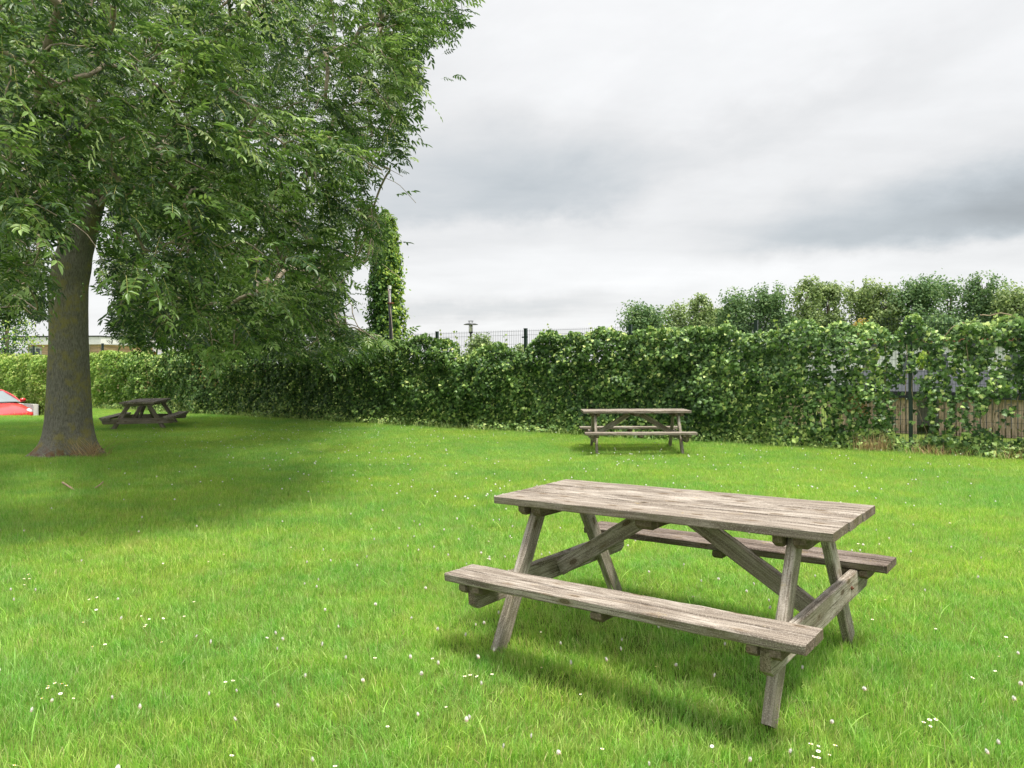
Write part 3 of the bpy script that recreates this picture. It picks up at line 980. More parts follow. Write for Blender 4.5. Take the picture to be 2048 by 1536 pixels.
# shoots: short upright runners above the top edge
g = np.random.default_rng(77)
for (px, py, dy) in ((878, 672, 12), (915, 672, 10), (1100, 655, 6), (1330, 655, 8), (1445, 645, 10), (1460, 648, 8), (1560, 645, 6), (1745, 640, 8), (1820, 632, 6), (1940, 640, 8), (735, 676, 14), (1000, 676, 6), (1990, 632, 6), (1180, 655, 4), (1225, 660, 8)):
    n_ = px_n(px); yy = FY + n_ * FS * FT[1]
    a_ = np.array(at(px, py + 30, yy)); b_ = np.array(at(px + g.normal(0, 6), py - dy, yy))
    ts = np.linspace(0, 1, 5)[:, None]
    pp = a_ + (b_ - a_) * ts + np.sin(ts * 3) * np.array([0.02, 0, 0])
    L = np.concatenate([a_ + (b_ - a_) * q + g.normal(0, 0.02, (1, 3)) for q in np.linspace(0.2, 1, 8)])
    leaf_cards(mb, L + off, FN + g.normal(0, 0.5, (8, 3)), np.array([[0.2, 0, -1]]) + g.normal(0, 0.5, (8, 3)), 0.035 + 0.03 * g.random(8), IVY, 0.75 + 0.25 * g.random(8))
mb.build('leaves', M_IVY, ivy)
# woody stems
def px_path(pl, d=0.12):
    q = []
    for px, py in pl:
        yy = FY + px_n(px) * FS * FT[1]
        q.append(np.array(at(px, py, yy)) + FN * d)
    q = np.array(q)
    # smooth
    t_ = np.linspace(0, len(q) - 1, len(q) * 5)
    return np.stack([np.interp(t_, np.arange(len(q)), q[:, i]) for i in range(3)], 1) + g.normal(0, 0.003, (len(t_), 3))
for pl, r_ in (([(1885, 688), (1892, 672), (1905, 655), (1925, 646), (1945, 650)], 0.007),
               ([(1960, 630), (1980, 632), (2003, 626), (2025, 632), (2043, 645), (2060, 668)], 0.008),
               ([(1730, 655), (1742, 668), (1755, 690), (1752, 740), (1748, 790)], 0.004),
               ([(1933, 660), (1935, 700), (1940, 745), (1936, 780)], 0.006),
               ([(1772, 690), (1774, 730), (1770, 780)], 0.005),
               ([(1815, 690), (1816, 722), (1812, 790)], 0.005),
               ([(1700, 850), (1718, 858), (1736, 872)], 0.004),
               ([(1140, 760), (1150, 785), (1175, 802), (1200, 810)], 0.004),
               ([(1560, 655), (1565, 720), (1562, 790), (1570, 860)], 0.006),
               ([(1620, 670), (1630, 740), (1618, 800)], 0.005)):
    mbs = MB(); tube(mbs, px_path(pl) + off, r_, 5); mbs.build('stem', M_STEM, ivy)
for k in range(40):
    px = g.uniform(980, 2040); n_ = px_n(px)
    ts = np.linspace(0, 1, 9)
    zt_ = g.uniform(0.8, 2.0); wob = np.cumsum(g.normal(0, 0.05, 9))
    p = fpt(n_ + wob / FS, GZ + ts * zt_, 0.03 + 0.05 * g.random() + 0 * ts) + off
    mbs = MB(); tube(mbs, p, 0.006, 5); mbs.build('stem', M_STEM, ivy)
# withered patch
mb = MB(); M = 75
P = np.concatenate([fpt(px_n(1718 + g.normal(0, 9)) * np.ones(1), np.array([0.72 + g.normal(0, 0.10)]), np.array([0.32])) for _ in range(M)])
leaf_cards(mb, P + off, FN + g.normal(0, 0.6, (M, 3)), g.normal(0, 1, (M, 3)), 0.03 + 0.03 * g.random(M), IVY, g.random(M))
mb.build('withered_leaves', M_DEAD, ivy)

hedge = empty('hedge', tuple(fpt(12)))
tag(hedge, 'pale yellowish green climbing hedge at the far left end of the fence', 'hedge')
mb = MB(); off2 = -fpt(12)
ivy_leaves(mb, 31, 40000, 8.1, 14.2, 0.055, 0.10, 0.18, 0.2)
# its foliage hangs down over the car park edge as well
g = np.random.default_rng(8)
N = 7000
n_ = 11.15 + 3.0 * g.random(N); z = PZ + (0.15 - PZ) * g.random(N)
lx, ly = to_px(fpt(n_, z, 0 * z + 0.3))
ok = ~((lx > 40) & (lx < 82) & (ly > 801) & (ly < 860))
n_, z = n_[ok], z[ok]; N = len(z)
P = fpt(n_, z, 0.12 + 0.25 * g.random(N))
leaf_cards(mb, P, FN + g.normal(0, 0.5, (N, 3)), np.array([[0, 0, -1.0]]) + g.normal(0, 0.5, (N, 3)), 0.05 + 0.05 * g.random(N), IVY, np.clip(0.35 + 0.4 * g.random(N), 0, 1))
mb.v = [v + off2.astype(np.float32) for v in mb.v]
mb.build('leaves', M_HEDGE, hedge)

# retaining wall at the car park, under the fence
mb = MB()
q0, q1 = px_n(43), px_n(97)
c = fpt((q0 + q1) / 2, (PZ + 0.02) / 2, 0.45)
box(mb, (0, 0, 0), (abs(q0 - q1) * FS, 0.18, 0.02 - PZ), 0, FRZ)
o = mb.build('low_wall', M_CONC, None, loc=tuple(c))
tag(o, 'low white concrete wall beside the red car below the hedge', 'wall')

# ------------------------------------------------------------------ ash tree
TB = np.array([-7.52, 12.75, GZ])
ash = empty('ash_tree', tuple(TB))
tag(ash, 'big spreading ash tree with thick mossy trunk at the left', 'tree')
prof = [(0.0, 0.66), (0.06, 0.58), (0.14, 0.50), (0.26, 0.43), (0.42, 0.385), (0.65, 0.355), (1.0, 0.335), (1.6, 0.315), (2.2, 0.295), (2.8, 0.295), (3.2, 0.30), (3.6, 0.27), (4.0, 0.235), (4.4, 0.20)]
zz = np.concatenate([np.linspace(0, 0.6, 16), np.linspace(0.66, 4.4, 44)])
pz, pr = zip(*prof)
rr = np.interp(zz, pz, pr)
cxs = np.interp(zz, [0, 2.9, 3.4, 3.9, 4.4], [0, 0.02, 0.10, 0.27, 0.44])
na_ = 64; A = np.arange(na_) * 2 * np.pi / na_
V = []
for i, z in enumerate(zz):
    fl = max(0, (0.5 - z) / 0.5)
    lob = 1 + fl * fl * (0.16 * np.cos(A * 3 + 0.6) + 0.10 * np.cos(A * 5 + 1.9) + 0.07 * np.cos(A * 8))
    lob = lob + 0.02 * np.cos(A * 2 + z) + 0.05 * (vn1(A * 3.18, z * 1.2 + 0 * A) - 0.5) + 0.03 * (vn2(A * 12, z * 4 + 0 * A) - 0.5)
    V.append(np.stack([cxs[i] + rr[i] * lob * np.cos(A), rr[i] * lob * np.sin(A), np.full(na_, z - 0.03)], 1))
V = np.concatenate(V); i = np.arange(na_)
f = np.concatenate([np.stack([r * na_ + i, r * na_ + (i + 1) % na_, (r + 1) * na_ + (i + 1) % na_, (r + 1) * na_ + i], 1) for r in range(len(zz) - 1)])
mb = MB(); mb.add(V, [f])
mb.build('trunk', M_BARK, ash, True)

LIMBS = [
    [(0.42, 0, 4.2), (0.9, -0.15, 4.35), (1.6, -0.4, 3.95), (2.3, -0.7, 3.55), (3.2, -1.1, 3.2), (4.6, -1.6, 2.9)],
    [(0.45, 0, 4.3), (1.3, -0.3, 5.4), (2.6, -0.8, 6.5), (4.4, -1.3, 7.3), (6.2, -1.5, 7.5)],
    [(0.40, 0, 4.3), (0.7, -1.7, 5.6), (1.2, -3.6, 6.3), (1.9, -5.4, 6.1), (2.3, -6.6, 5.2)],
    [(0.45, 0, 4.3), (1.5, -1.7, 6.0), (3.0, -3.3, 6.9), (4.6, -4.3, 6.7)],
    [(0.30, 0, 4.1), (-0.4, -1.8, 5.2), (-0.8, -3.8, 5.9), (-0.8, -5.8, 5.5)],
    [(0.30, 0, 4.2), (-1.5, -0.3, 5.2), (-3.6, -0.8, 5.6), (-6.0, -1.2, 5.0)],
    [(0.42, 0, 4.3), (0.1, 1.9, 5.6), (0.2, 4.3, 6.5), (0.6, 6.3, 6.0)],
    [(0.45, 0, 4.3), (1.5, 1.4, 5.6), (3.4, 3.2, 6.4), (5.0, 4.6, 5.9)],
    [(0.44, 0, 4.3), (0.3, 0.1, 6.4), (0.4, 0.2, 8.8), (0.6, -0.1, 10.8)],
    [(0.35, 0, 4.3), (-1.8, 1.4, 5.5), (-4.4, 3.3, 6.0)],
    [(0.05, -0.1, 3.5), (-0.8, -0.35, 3.95), (-2.0, -0.8, 4.25), (-3.6, -1.2, 3.8)],
    [(0.45, 0, 4.25), (1.4, -0.3, 5.0), (3.1, -0.6, 5.3), (5.0, -0.7, 4.9), (6.0, -0.5, 4.2)],
    [(0.45, 0, 4.3), (1.4, 0.4, 4.7), (2.8, 0.9, 4.5), (4.3, 1.3, 3.8), (5.4, 1.6, 3.2)],
    [(0.42, 0, 4.3), (-0.6, -1.4, 6.4), (-2.2, -3.2, 7.6), (-3.4, -4.5, 7.2)],
]
def spl(p, k):
    p = np.array(p, float); n_ = len(p)
    t_ = np.linspace(0, n_ - 1, k)
    P = np.vstack([2 * p[0] - p[1], p, 2 * p[-1] - p[-2]])
    o_ = []
    for t in t_:
        i = min(int(t), n_ - 2); u = t - i
        a, b, c_, d = P[i], P[i + 1], P[i + 2], P[i + 3]
        o_.append(0.5 * ((2 * b) + (c_ - a) * u + (2 * a - 5 * b + 4 * c_ - d) * u * u + (3 * b - a - 3 * c_ + d) * u ** 3))
    return np.array(o_)
g = np.random.default_rng(42)
nodes, parent_, isl = [], [], []
for L in LIMBS:
    c_ = spl(L, 26) + np.concatenate([np.zeros((1, 3)), g.normal(0, 0.035, (25, 3))])
    for k, p in enumerate(c_):
        nodes.append(p); parent_.append(-1 if k == 0 else len(nodes) - 2); isl.append(1)
SIL = [(-900, -1400), (1080, -1400), (1000, -400), (962, -60), (945, 20), (915, 75), (870, 92), (838, 110), (842, 170), (818, 200), (812, 240), (822, 310), (775, 318), (738, 350), (722, 395), (752, 420), (768, 470), (758, 520), (708, 530),
       (690, 545), (684, 590), (686, 630), (700, 660), (760, 672), (780, 695), (735, 705), (668, 738), (640, 742), (600, 725), (560, 712), (500, 690), (470, 722), (430, 728), (390, 712), (330, 695), (290, 700), (235, 682), (212, 650),
       (232, 600), (215, 548), (205, 590), (192, 560), (200, 490), (222, 410), (205, 372), (168, 388), (150, 450), (105, 475), (90, 560), (88, 640), (66, 640), (50, 600), (20, 640), (-900, 700)]
SX, SY = np.array([a for a, b in SIL], float), np.array([b for a, b in SIL], float)
def inside(px, py):
    r_ = np.zeros(len(px), bool)
    j = len(SX) - 1
    for i in range(len(SX)):
        c_ = ((SY[i] > py) != (SY[j] > py)) & (px < (SX[j] - SX[i]) * (py - SY[i]) / (SY[j] - SY[i] + 1e-9) + SX[i])
        r_ ^= c_; j = i
    return r_
N = 60000
th = g.random(N) * 2 * np.pi; rad = 7.9 * g.random(N) ** 0.5
zq = 11.8 * g.random(N)
P = np.stack([rad * np.cos(th), rad * np.sin(th), zq], 1)
zt_ = 3.5 + 8.2 * np.sqrt(np.clip(1 - (rad / 8.0) ** 2, 0, 1))
zb_ = np.interp(rad, [0, 1.2, 2.0, 3.0, 4.5, 7, 8], [5.0, 4.6, 3.5, 2.2, 1.75, 1.8, 2.2]) + 0.9 * (vn1(th * 3, rad * 0.8) - 0.5)
shell = np.minimum(zt_ - zq, zq - zb_); shell = np.minimum(shell, 8.1 - rad)
ok = (zq > zb_) & (zq < zt_) & (g.random(N) < np.where(shell < 1.6, 1.0, 0.25))
P = P[ok]
px, py = to_px(P + TB)
shell = shell[ok]
ins = inside(px, py) & (P[:, 1] + TB[1] > 4.6)
P, px, py, shell = P[ins], px[ins], py[ins], shell[ins]
# nothing but air between the camera and the bare trunk, sparser low skirt
infr = (px > -250) & (px < 1100) & (py > -250)
pk = np.where(infr & (py > -60) & (px > -80), 1.0, np.where(P[:, 1] + TB[1] < 9.5, 0.03, 0.10))  # unseen crown kept thin so sunlight reaches lawn and visible leaves
pk = np.where((px > 160) & (px < 720) & (py > 430), 0.33, pk)
pk = np.where(infr & (px > 560) & (py < 430), pk * 0.62, pk)
pk = np.where(infr & (shell > 1.4), pk * 0.5, pk)
pk = pk * np.where(vn3(P[:, 0] * 0.9, P[:, 1] * 0.9, P[:, 2] * 0.9) > 0.44, 1, 0.06)
P = P[g.random(len(P)) < pk]
# thin to a minimum spacing
cell = {}
keep = []
for i_, p in enumerate(P):
    k = tuple((p // 0.46).astype(int))
    if k in cell: continue
    cell[k] = 1; keep.append(i_)
P = P[keep][:3600]
print('clumps', len(P))
# attach every clump to the nearest wood, working outwards
nd = np.array(nodes)
dist = np.min(np.linalg.norm(P[:, None, :] - nd[None, :, :], axis=2), axis=1)
order = np.argsort(dist)
nodes = list(nd); tips = []
NA = np.zeros((len(nodes) + len(P) * 4 + 5, 3)); NA[:len(nodes)] = nd; cnt = len(nodes)
for i_ in order:
    p = P[i_]
    dd = np.linalg.norm(NA[:cnt] - p, axis=1)
    # prefer wood nearer to the trunk and above
    pen = dd + 0.25 * np.maximum(0, NA[:cnt, 2] * -1 + p[2] - 0.8) + 0.06 * np.linalg.norm(NA[:cnt, :2], axis=1)
    j = int(np.argmin(pen)); a_ = NA[j]
    dv = p - a_; L = np.linalg.norm(dv)
    k = 3 if L > 0.5 else 2
    prev = j
    for s_ in range(1, k + 1):
        t = s_ / k
        q = a_ + dv * t + np.array([0, 0, 0.18 * L * math.sin(math.pi * t)]) + g.normal(0, 0.05 * L, 3) * (t < 1)
        NA[cnt] = q; parent_.append(prev); isl.append(0); prev = cnt; cnt += 1
    tips.append(prev)
NA = NA[:cnt]; parent_ = np.array(parent_)
wgt = np.zeros(cnt); wgt[tips] = 1
for i_ in range(cnt - 1, -1, -1):
    if parent_[i_] >= 0: wgt[parent_[i_]] += wgt[i_]
rw = 0.0056 * np.maximum(wgt, 1) ** 0.47
kids = [[] for _ in range(cnt)]
for i_ in range(cnt):
    if parent_[i_] >= 0: kids[parent_[i_]].append(i_)
mb = MB()
start = [i_ for i_ in range(cnt) if parent_[i_] < 0]
stack = [(s_, [s_]) for s_ in start]
while stack:
    cur, chain = stack.pop()
    while kids[cur]:
        ks = sorted(kids[cur], key=lambda q: -wgt[q])
        for o_ in ks[1:]: stack.append((o_, [cur, o_]))
        cur = ks[0]; chain.append(cur)
    if len(chain) > 1:
        r_ = rw[chain].copy(); r_[0] = min(r_[0], r_[1] * 1.25)
        c_ = spl(NA[chain], max(3, int(len(chain) * 2)))
        rr_ = np.interp(np.linspace(0, 1, len(c_)), np.linspace(0, 1, len(chain)), r_)
        tube(mb, c_, rr_, 10 if r_.max() > 0.06 else (6 if r_.max() > 0.02 else 4), cap=False)
mb.build('branches', M_BRANCH, ash, True)

# pinnate leaves
def pinnate(mb, base, dirv, upv, L, nl, rnd, g, mstalk=1):
    """arrays of compound leaves: nl pairs of leaflets and a terminal one"""
    N = len(base)
    d0 = unit(dirv)
    s0 = unit(np.cross(d0, upv)); u0 = np.cross(s0, d0)
    droop = g.uniform(0.10, 0.42, N)[:, None]
    def rp(t): return base + L[:, None] * (d0 * t + (u0 * (0.35 * t) - np.array([0, 0, 1.0]) * droop * t * t * 1.2))
    # stalk
    a, b, c_ = rp(0.0), rp(0.5), rp(1.0)
    wv = s0 * 0.0016
    v = np.stack([a - wv, a + wv, b - wv, b + wv, c_ - wv * .5, c_ + wv * .5], 1).reshape(-1, 3)
    k0 = np.arange(N)[:, None] * 6
    mb.add(v, [np.concatenate([k0 + np.array([[0, 1, 3, 2]]), k0 + np.array([[2, 3, 5, 4]])])], mstalk, 0.5)
    ts = list(np.linspace(0.32, 0.93, nl))
    LF = []
    for t in ts:
        for sg in (-1, 1):
            p = rp(t)
            tg = unit(rp(t + 0.02) - p)
            dl = tg * 0.55 + s0 * sg * 0.95 - np.array([0, 0, 0.18]) + g.normal(0, 0.14, (N, 3))
            LF.append((p, unit(dl), L * (0.36 - 0.10 * abs(t - 0.6))))
    p = rp(1.0); LF.append((p, unit(rp(1.0) - rp(0.95)), L * 0.38))
    for p, dl, ln in LF:
        nr = unit(u0 + g.normal(0, 0.25, (N, 3)))
        sd = unit(np.cross(dl, nr)); nr = np.cross(sd, dl)
        ln = ln[:, None]; wd = ln * 0.175
        droopl = nr * -0.10 * ln
        v = np.stack([p, p + dl * ln * 0.33 + sd * wd + nr * wd * 0.35, p + dl * ln * 0.70 + sd * wd * 0.75 + nr * wd * 0.2 + droopl * 0.4, p + dl * ln + droopl * 1.6,
                      p + dl * ln * 0.70 - sd * wd * 0.75 + nr * wd * 0.2 + droopl * 0.4, p + dl * ln * 0.33 - sd * wd + nr * wd * 0.35], 1).reshape(-1, 3)
        k0 = np.arange(N)[:, None] * 6
        mb.add(v, [np.concatenate([k0 + np.array([[0, 1, 2, 3]]), k0 + np.array([[0, 3, 4, 5]])])], 0, np.repeat(np.clip(rnd + g.normal(0, 0.05, N), 0, 1), 6))
tips = np.array(tips)
tp = NA[tips]; pd = unit(tp - NA[parent_[tips]])
B, D, Rn = [], [], []
NL = 21
cl_r = 0.20 + 0.42 * g.random(len(tp)) ** 1.6
for k in range(NL):
    # leaves sit along short shoots that fan from the clump centre
    ang = g.normal(0, 1, (len(tp), 3)); ang[:, 2] *= 0.6
    outw = tp.copy(); outw[:, 2] = 0; outw = unit(outw)
    sh = unit(pd * 0.5 + outw * 0.45 + np.array([0.30, -0.05, -0.12]) + ang * 0.75)
    ln = g.uniform(0.03, 0.36, len(tp))[:, None]
    b_ = tp + sh * ln + g.normal(0, 0.05, (len(tp), 3))
    B.append(b_); D.append(unit(sh + np.array([0.45, -0.05, -0.15]) + g.normal(0, 0.45, sh.shape)))
    topness = np.clip((tp[:, 2] - 3) / 8, 0, 1)
    Rn.append(np.clip(cl_r + 0.12 * g.normal(0, 1, len(tp)) + 0.35 * (g.random(len(tp)) < 0.10), 0.0, 1.0))
B, D, Rn = np.concatenate(B), np.concatenate(D), np.concatenate(Rn)
px, py = to_px(B + TB)
visible = (px > -120) & (px < 1100) & (py > -120) & (py < 800)
hx, hy = to_px(B + D * 0.16 + TB)
sel = np.where(visible, inside(hx, hy) | (g.random(len(B)) < 0.05), g.random(len(B)) < 0.30)
B, D, Rn = B[sel], D[sel], Rn[sel]
print('leaves', len(B))
up0 = np.tile(np.array([[0, 0, 1.0]]), (len(B), 1)) + g.normal(0, 0.35, (len(B), 3))
mb = MB()
pinnate(mb, B, D, up0, g.uniform(0.16, 0.27, len(B)), 4, Rn, g)
mb.build('crown', [M_ASH, M_RACHIS], ash)

# ------------------------------------------------------------------ other trees
OVAL = np.array([[0, -0.1], [0.30, 0.25], [0.26, 0.65], [0, 1.0], [-0.26, 0.65], [-0.30, 0.25]])
def cloud_tree(name, base, height, crown_r, label, mt, seed, zlow=0.3, nleaf=3500, lsz=0.2, lobes=16, group=None, cat='tree', conical=0.0, trunk_r=0.12, gap=0.35):
    g = np.random.default_rng(seed)
    root = empty(name, tuple(base))
    tag(root, label, cat, group)
    mb = MB()
    pts_ = spl([(0, 0, -0.1), (0.05, 0, height * 0.3), (-0.08, 0.05, height * 0.6), (0.05, 0, height * 0.9)], 14)
    tube(mb, pts_, np.linspace(trunk_r, trunk_r * 0.2, 14), 7, cap=False)
    LC = []
    for k in range(lobes):
        t = g.uniform(zlow, 0.93) if k else 0.9
        wdt = 0.85 * crown_r * (math.sin(math.pi * (0.12 + 0.82 * (t - zlow) / (1 - zlow))) ** 0.6) * (1 - conical * (t - zlow) / (1 - zlow))
        a = g.random() * 6.28; r_ = wdt * g.uniform(0.10, 0.72)
        c_ = np.array([r_ * math.cos(a), r_ * math.sin(a), t * height])
        sr = crown_r * g.uniform(0.42, 0.62) * (1 - conical * (t - zlow))
        LC.append((c_, sr))
        s_ = spl([pts_[int(13 * max(0.1, t - 0.25))], (c_ + pts_[int(13 * t)]) / 2 + np.array([0, 0, -0.1]), c_], 7)
        tube(mb, s_, np.linspace(trunk_r * 0.4, trunk_r * 0.08, 7), 5, cap=False)
    mb.build('trunk', M_BRANCH, root, True)
    mb = MB()
    per = nleaf // lobes
    Ps, Ns = [], []
    for c_, sr in LC:
        d = unit(g.normal(0, 1, (per, 3)))
        rr_ = sr * (0.25 + 0.90 * g.random(per) ** 0.9 * 0.9)
        q = c_ + d * rr_[:, None] * np.array([1, 1, 0.9]); 
        h_ = vn1(q[:, 0] * 3.2 / crown_r + 9, q[:, 1] * 3.2 / crown_r, q[:, 2] * 3.2 / crown_r)
        q = q[h_ > gap]; d = d[h_ > gap]
        Ps.append(q); Ns.append(d)
    Q = np.concatenate(Ps); Dn = np.concatenate(Ns); M = len(Q)
    leaf_cards(mb, Q, Dn * 0.7 + g.normal(0, 0.6, (M, 3)) + np.array([0, 0, 0.4]), g.normal(0, 1, (M, 3)) + np.array([0.3, 0, 0]), lsz * g.uniform(0.6, 1.3, M), OVAL, np.clip(g.normal(0.45, 0.26, M), 0, 1))
    mb.build('crown', mt, root)
    return root

def column_tree(px, ytop, wpx, d, seed, label, nleaf=22000):
    g = np.random.default_rng(seed)
    b = at(px, 760, d); b.z = GZ
    H = at(px, ytop, d).z - GZ; Rr = wpx / 2 / F * d
    root = empty('columnar_tree', tuple(b)); tag(root, label, 'tree', 'narrow columnar trees behind the fence')
    mb = MB()
    tube(mb, [(0, 0, -0.1), (0.02, 0, H * 0.5), (0, 0, H * 0.92)], [0.09, 0.06, 0.015], 7, cap=False)
    Bp, Bd = [], []
    for k in range(60):
        t = g.uniform(0.05, 0.85); a = g.random() * 6.28
        p0 = np.array([0, 0, t * H]); e_ = np.array([Rr * .8 * math.cos(a), Rr * .8 * math.sin(a), t * H + g.uniform(0.5, 1.2)])
        if e_[2] > H: continue
        tube(mb, [p0, (p0 + e_) / 2 + np.array([0.1 * math.cos(a), 0.1 * math.sin(a), -0.1]), e_], [0.016, 0.01, 0.004], 4, cap=False)
    mb.build('trunk', M_BRANCH, root, True)
    t = g.random(nleaf) ** 0.9
    z = 0.15 + t * (H - 0.15)
    a = g.random(nleaf) * 6.28
    env = Rr * np.interp(t, [0, 0.25, 0.55, 0.8, 0.93, 1], [1.15, 1.1, 0.95, 0.66, 0.42, 0.10]) * (0.50 + 0.45 * vn1(a * 2.5, z * 1.6) + 0.45 * vn2(a * 4, z * 4.5))
    r_ = env * (0.35 + 0.75 * g.random(nleaf) ** 0.5 + 0.35 * (g.random(nleaf) < 0.10) * g.random(nleaf))
    Q = np.stack([r_ * np.cos(a), r_ * np.sin(a), z + r_ * 0.4], 1)
    h_ = vn2(Q[:, 0] * 4 + 5, Q[:, 2] * 3, Q[:, 1] * 4) 
    s_ = h_ > 0.14
    Q, a, t, r_, env = Q[s_], a[s_], t[s_], r_[s_], env[s_]; M = len(Q)
    Dn = np.stack([np.cos(a), np.sin(a), 0.5 + 0 * a], 1)
    side = np.clip(np.cos(a) * 0.5, -0.2, 0.5)        # outer leaves paler towards the right, darker towards the left
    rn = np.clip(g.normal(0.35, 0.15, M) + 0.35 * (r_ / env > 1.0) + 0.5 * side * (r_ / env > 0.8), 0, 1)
    mb = MB()
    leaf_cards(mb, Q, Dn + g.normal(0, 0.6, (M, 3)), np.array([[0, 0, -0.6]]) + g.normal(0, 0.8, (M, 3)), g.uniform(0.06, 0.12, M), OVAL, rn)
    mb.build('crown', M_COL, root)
column_tree(773, 422, 70, 23.0, 1, 'tall narrow columnar tree with lime green tips right of the ash crown')
column_tree(500, 470, 66, 27.0, 2, 'columnar tree partly hidden behind the hanging ash branches', 8000)
column_tree(14, 380, 84, 31.5, 3, 'dark columnar tree at the left edge behind the hedge', 12000)
cloud_tree('shrub', (at(462, 700, 30).x, 30, GZ), 3.1, 0.75, 'small round shrub between building and columnar tree, behind the fence', M_FAR_L, 51, 0.15, 2500, 0.12, 10, cat='shrub', gap=0.2)

far = [  # px, top, width, depth, material, label, conical
    (1287, 614, 92, 80, M_FAR_D, 'grey green rounded tree, leftmost of the distant row', 0),
    (1350, 606, 84, 82, M_FAR_L, 'feathery olive tree, second from left in the distant row', 0.2),
    (1403, 586, 66, 78, M_FAR_L, 'slim upright tree with a spiky top in the distant row', 0.3),
    (1436, 618, 48, 84, M_FAR_L, 'small low tree in the dip of the distant row', 0.2),
    (1487, 588, 92, 80, M_FAR_D, 'dark blue green tree with open crown just right of the dip', 0),
    (1545, 576, 84, 78, M_FAR_D, 'rounded mid green tree left of the tall pale pair', 0),
    (1612, 562, 76, 78, M_FAR_L, 'tall pale olive tree, left of the pale pair over the middle post', 0.1),
    (1658, 568, 66, 80, M_FAR_L, 'narrower pale olive tree, right of the pale pair', 0.1),
    (1718, 564, 88, 80, M_FAR_L, 'sparse see-through olive tree in the distant row', 0.1),
    (1772, 568, 66, 79, M_FAR_L, 'narrow pale tree next to the gap left of the dark trees', 0.1),
    (1832, 562, 104, 78, M_FAR_D, 'broad dark green tree above the near fence post', 0),
    (1902, 560, 100, 79, M_FAR_D, 'dark green tree with sky holes right of the near fence post', 0),
    (1970, 553, 90, 77, M_FAR_D, 'tallest dark tree near the right edge of the distant row', 0.1),
    (2038, 586, 100, 74, M_FAR_L, 'low yellowish olive tree at the right edge of the distant row', 0)]
for k, (px, yt, wpx, d, mt, lb, con) in enumerate(far):
    b = at(px, 760, d); H = at(px, yt, d).z - GZ
    cloud_tree('broadleaf_tree', (b.x, d, GZ), H, wpx / 2 / F * d * 1.42, lb, mt, 200 + k, 0.12, 13000, 0.25, 30, 'trees in a row far beyond the fence', conical=con, trunk_r=0.16, gap=0.38 if 'sparse' not in lb else 0.44)
cloud_tree('shrub', (at(962, 700, 34).x, 34, GZ), at(962, 672, 34).z - GZ, 0.95, 'round yellow green shrub just right of the street lamp', M_FAR_L, 61, 0.15, 2600, 0.12, 10, cat='shrub', gap=0.15)
cloud_tree('shrub', (at(1046, 700, 36).x, 36, GZ), at(1046, 690, 36).z - GZ, 0.7, 'small low shrub behind the fence post right of the lamp', M_FAR_L, 62, 0.15, 1800, 0.12, 8, cat='shrub', gap=0.15)
cloud_tree('shrub', (at(1735, 700, 45).x, 45, GZ), at(1735, 640, 45).z - GZ, 1.3, 'orange yellow shrub above the ivy left of the near fence post', M_YEL, 63, 0.1, 2600, 0.14, 10, cat='shrub', gap=0.2)
cloud_tree('shrub', (at(1735, 700, 24).x, 24, GZ), at(1735, 702, 24).z - GZ, 0.55, 'lime green bush seen through the ivy left of the near fence post', M_LIME, 64, 0.05, 2200, 0.09, 8, cat='shrub', gap=0.1)
cloud_tree('shrub', (at(1846, 700, 23).x, 23, GZ), at(1846, 700, 23).z - GZ, 0.45, 'lime green bush seen through the ivy right of the near fence post', M_LIME, 65, 0.05, 2200, 0.09, 8, cat='shrub', gap=0.1)
cloud_tree('shrub', (at(1880, 700, 60).x, 60, GZ), at(1880, 640, 60).z - GZ, 1.9, 'dark bushy shrub below the distant dark trees', M_FAR_D, 66, 0.05, 4200, 0.26, 12, cat='shrub', gap=0.15)
cloud_tree('shrub', (at(1960, 700, 58).x, 58, GZ), at(1960, 650, 58).z - GZ, 1.9, 'olive shrub below the tallest distant tree', M_FAR_L, 67, 0.05, 4200, 0.26, 12, cat='shrub', gap=0.15)

# ------------------------------------------------------------------ street lamp, sculpture pole
d = 36.0
lb = at(942, 720, d); lamp = empty('street_lamp', (lb.x, d, GZ))
tag(lamp, 'street lamp with flat round shade standing beyond the ivy fence', 'street lamp')
def lz(py): return at(942, py, d).z - GZ
mb = MB(); lathe(mb, [(0.055, 0), (0.05, 1.2), (0.04, 1.25), (0.04, lz(668)), (0.10, lz(665)), (0.105, lz(664))], n=12); mb.build('pole', M_BLACK, lamp, True)
mb = MB(); lathe(mb, [(0.075, lz(664)), (0.075, lz(650))], n=12); mb.build('lantern', M_LANT, lamp, True)
mb = MB()
for a in range(4):
    x, y = 0.105 * math.cos(a * 1.57 + 0.6), 0.105 * math.sin(a * 1.57 + 0.6)
    tube(mb, [(x, y, lz(664.5)), (x, y, lz(648))], 0.008, 5)
    tube(mb, [(x, y, lz(648)), (x, y, lz(642))], 0.008, 5)
mb.build('lamp_frame', M_BLACK, lamp)
mb = MB(); lathe(mb, [(0.345, lz(649.6)), (0.35, lz(649)), (0.22, lz(646.8)), (0.1, lz(646)), (0.0, lz(645.9))], n=28)
lathe(mb, [(0.345, lz(649.65)), (0.1, lz(648.5)), (0.0, lz(648.4))], n=28)
mb.build('lamp_shade', M_LAMPG, lamp, True)
mb = MB(); lathe(mb, [(0.13, lz(642.6)), (0.13, lz(641.6)), (0.0, lz(641.4))], n=18); mb.build('cap', M_LAMPG, lamp)

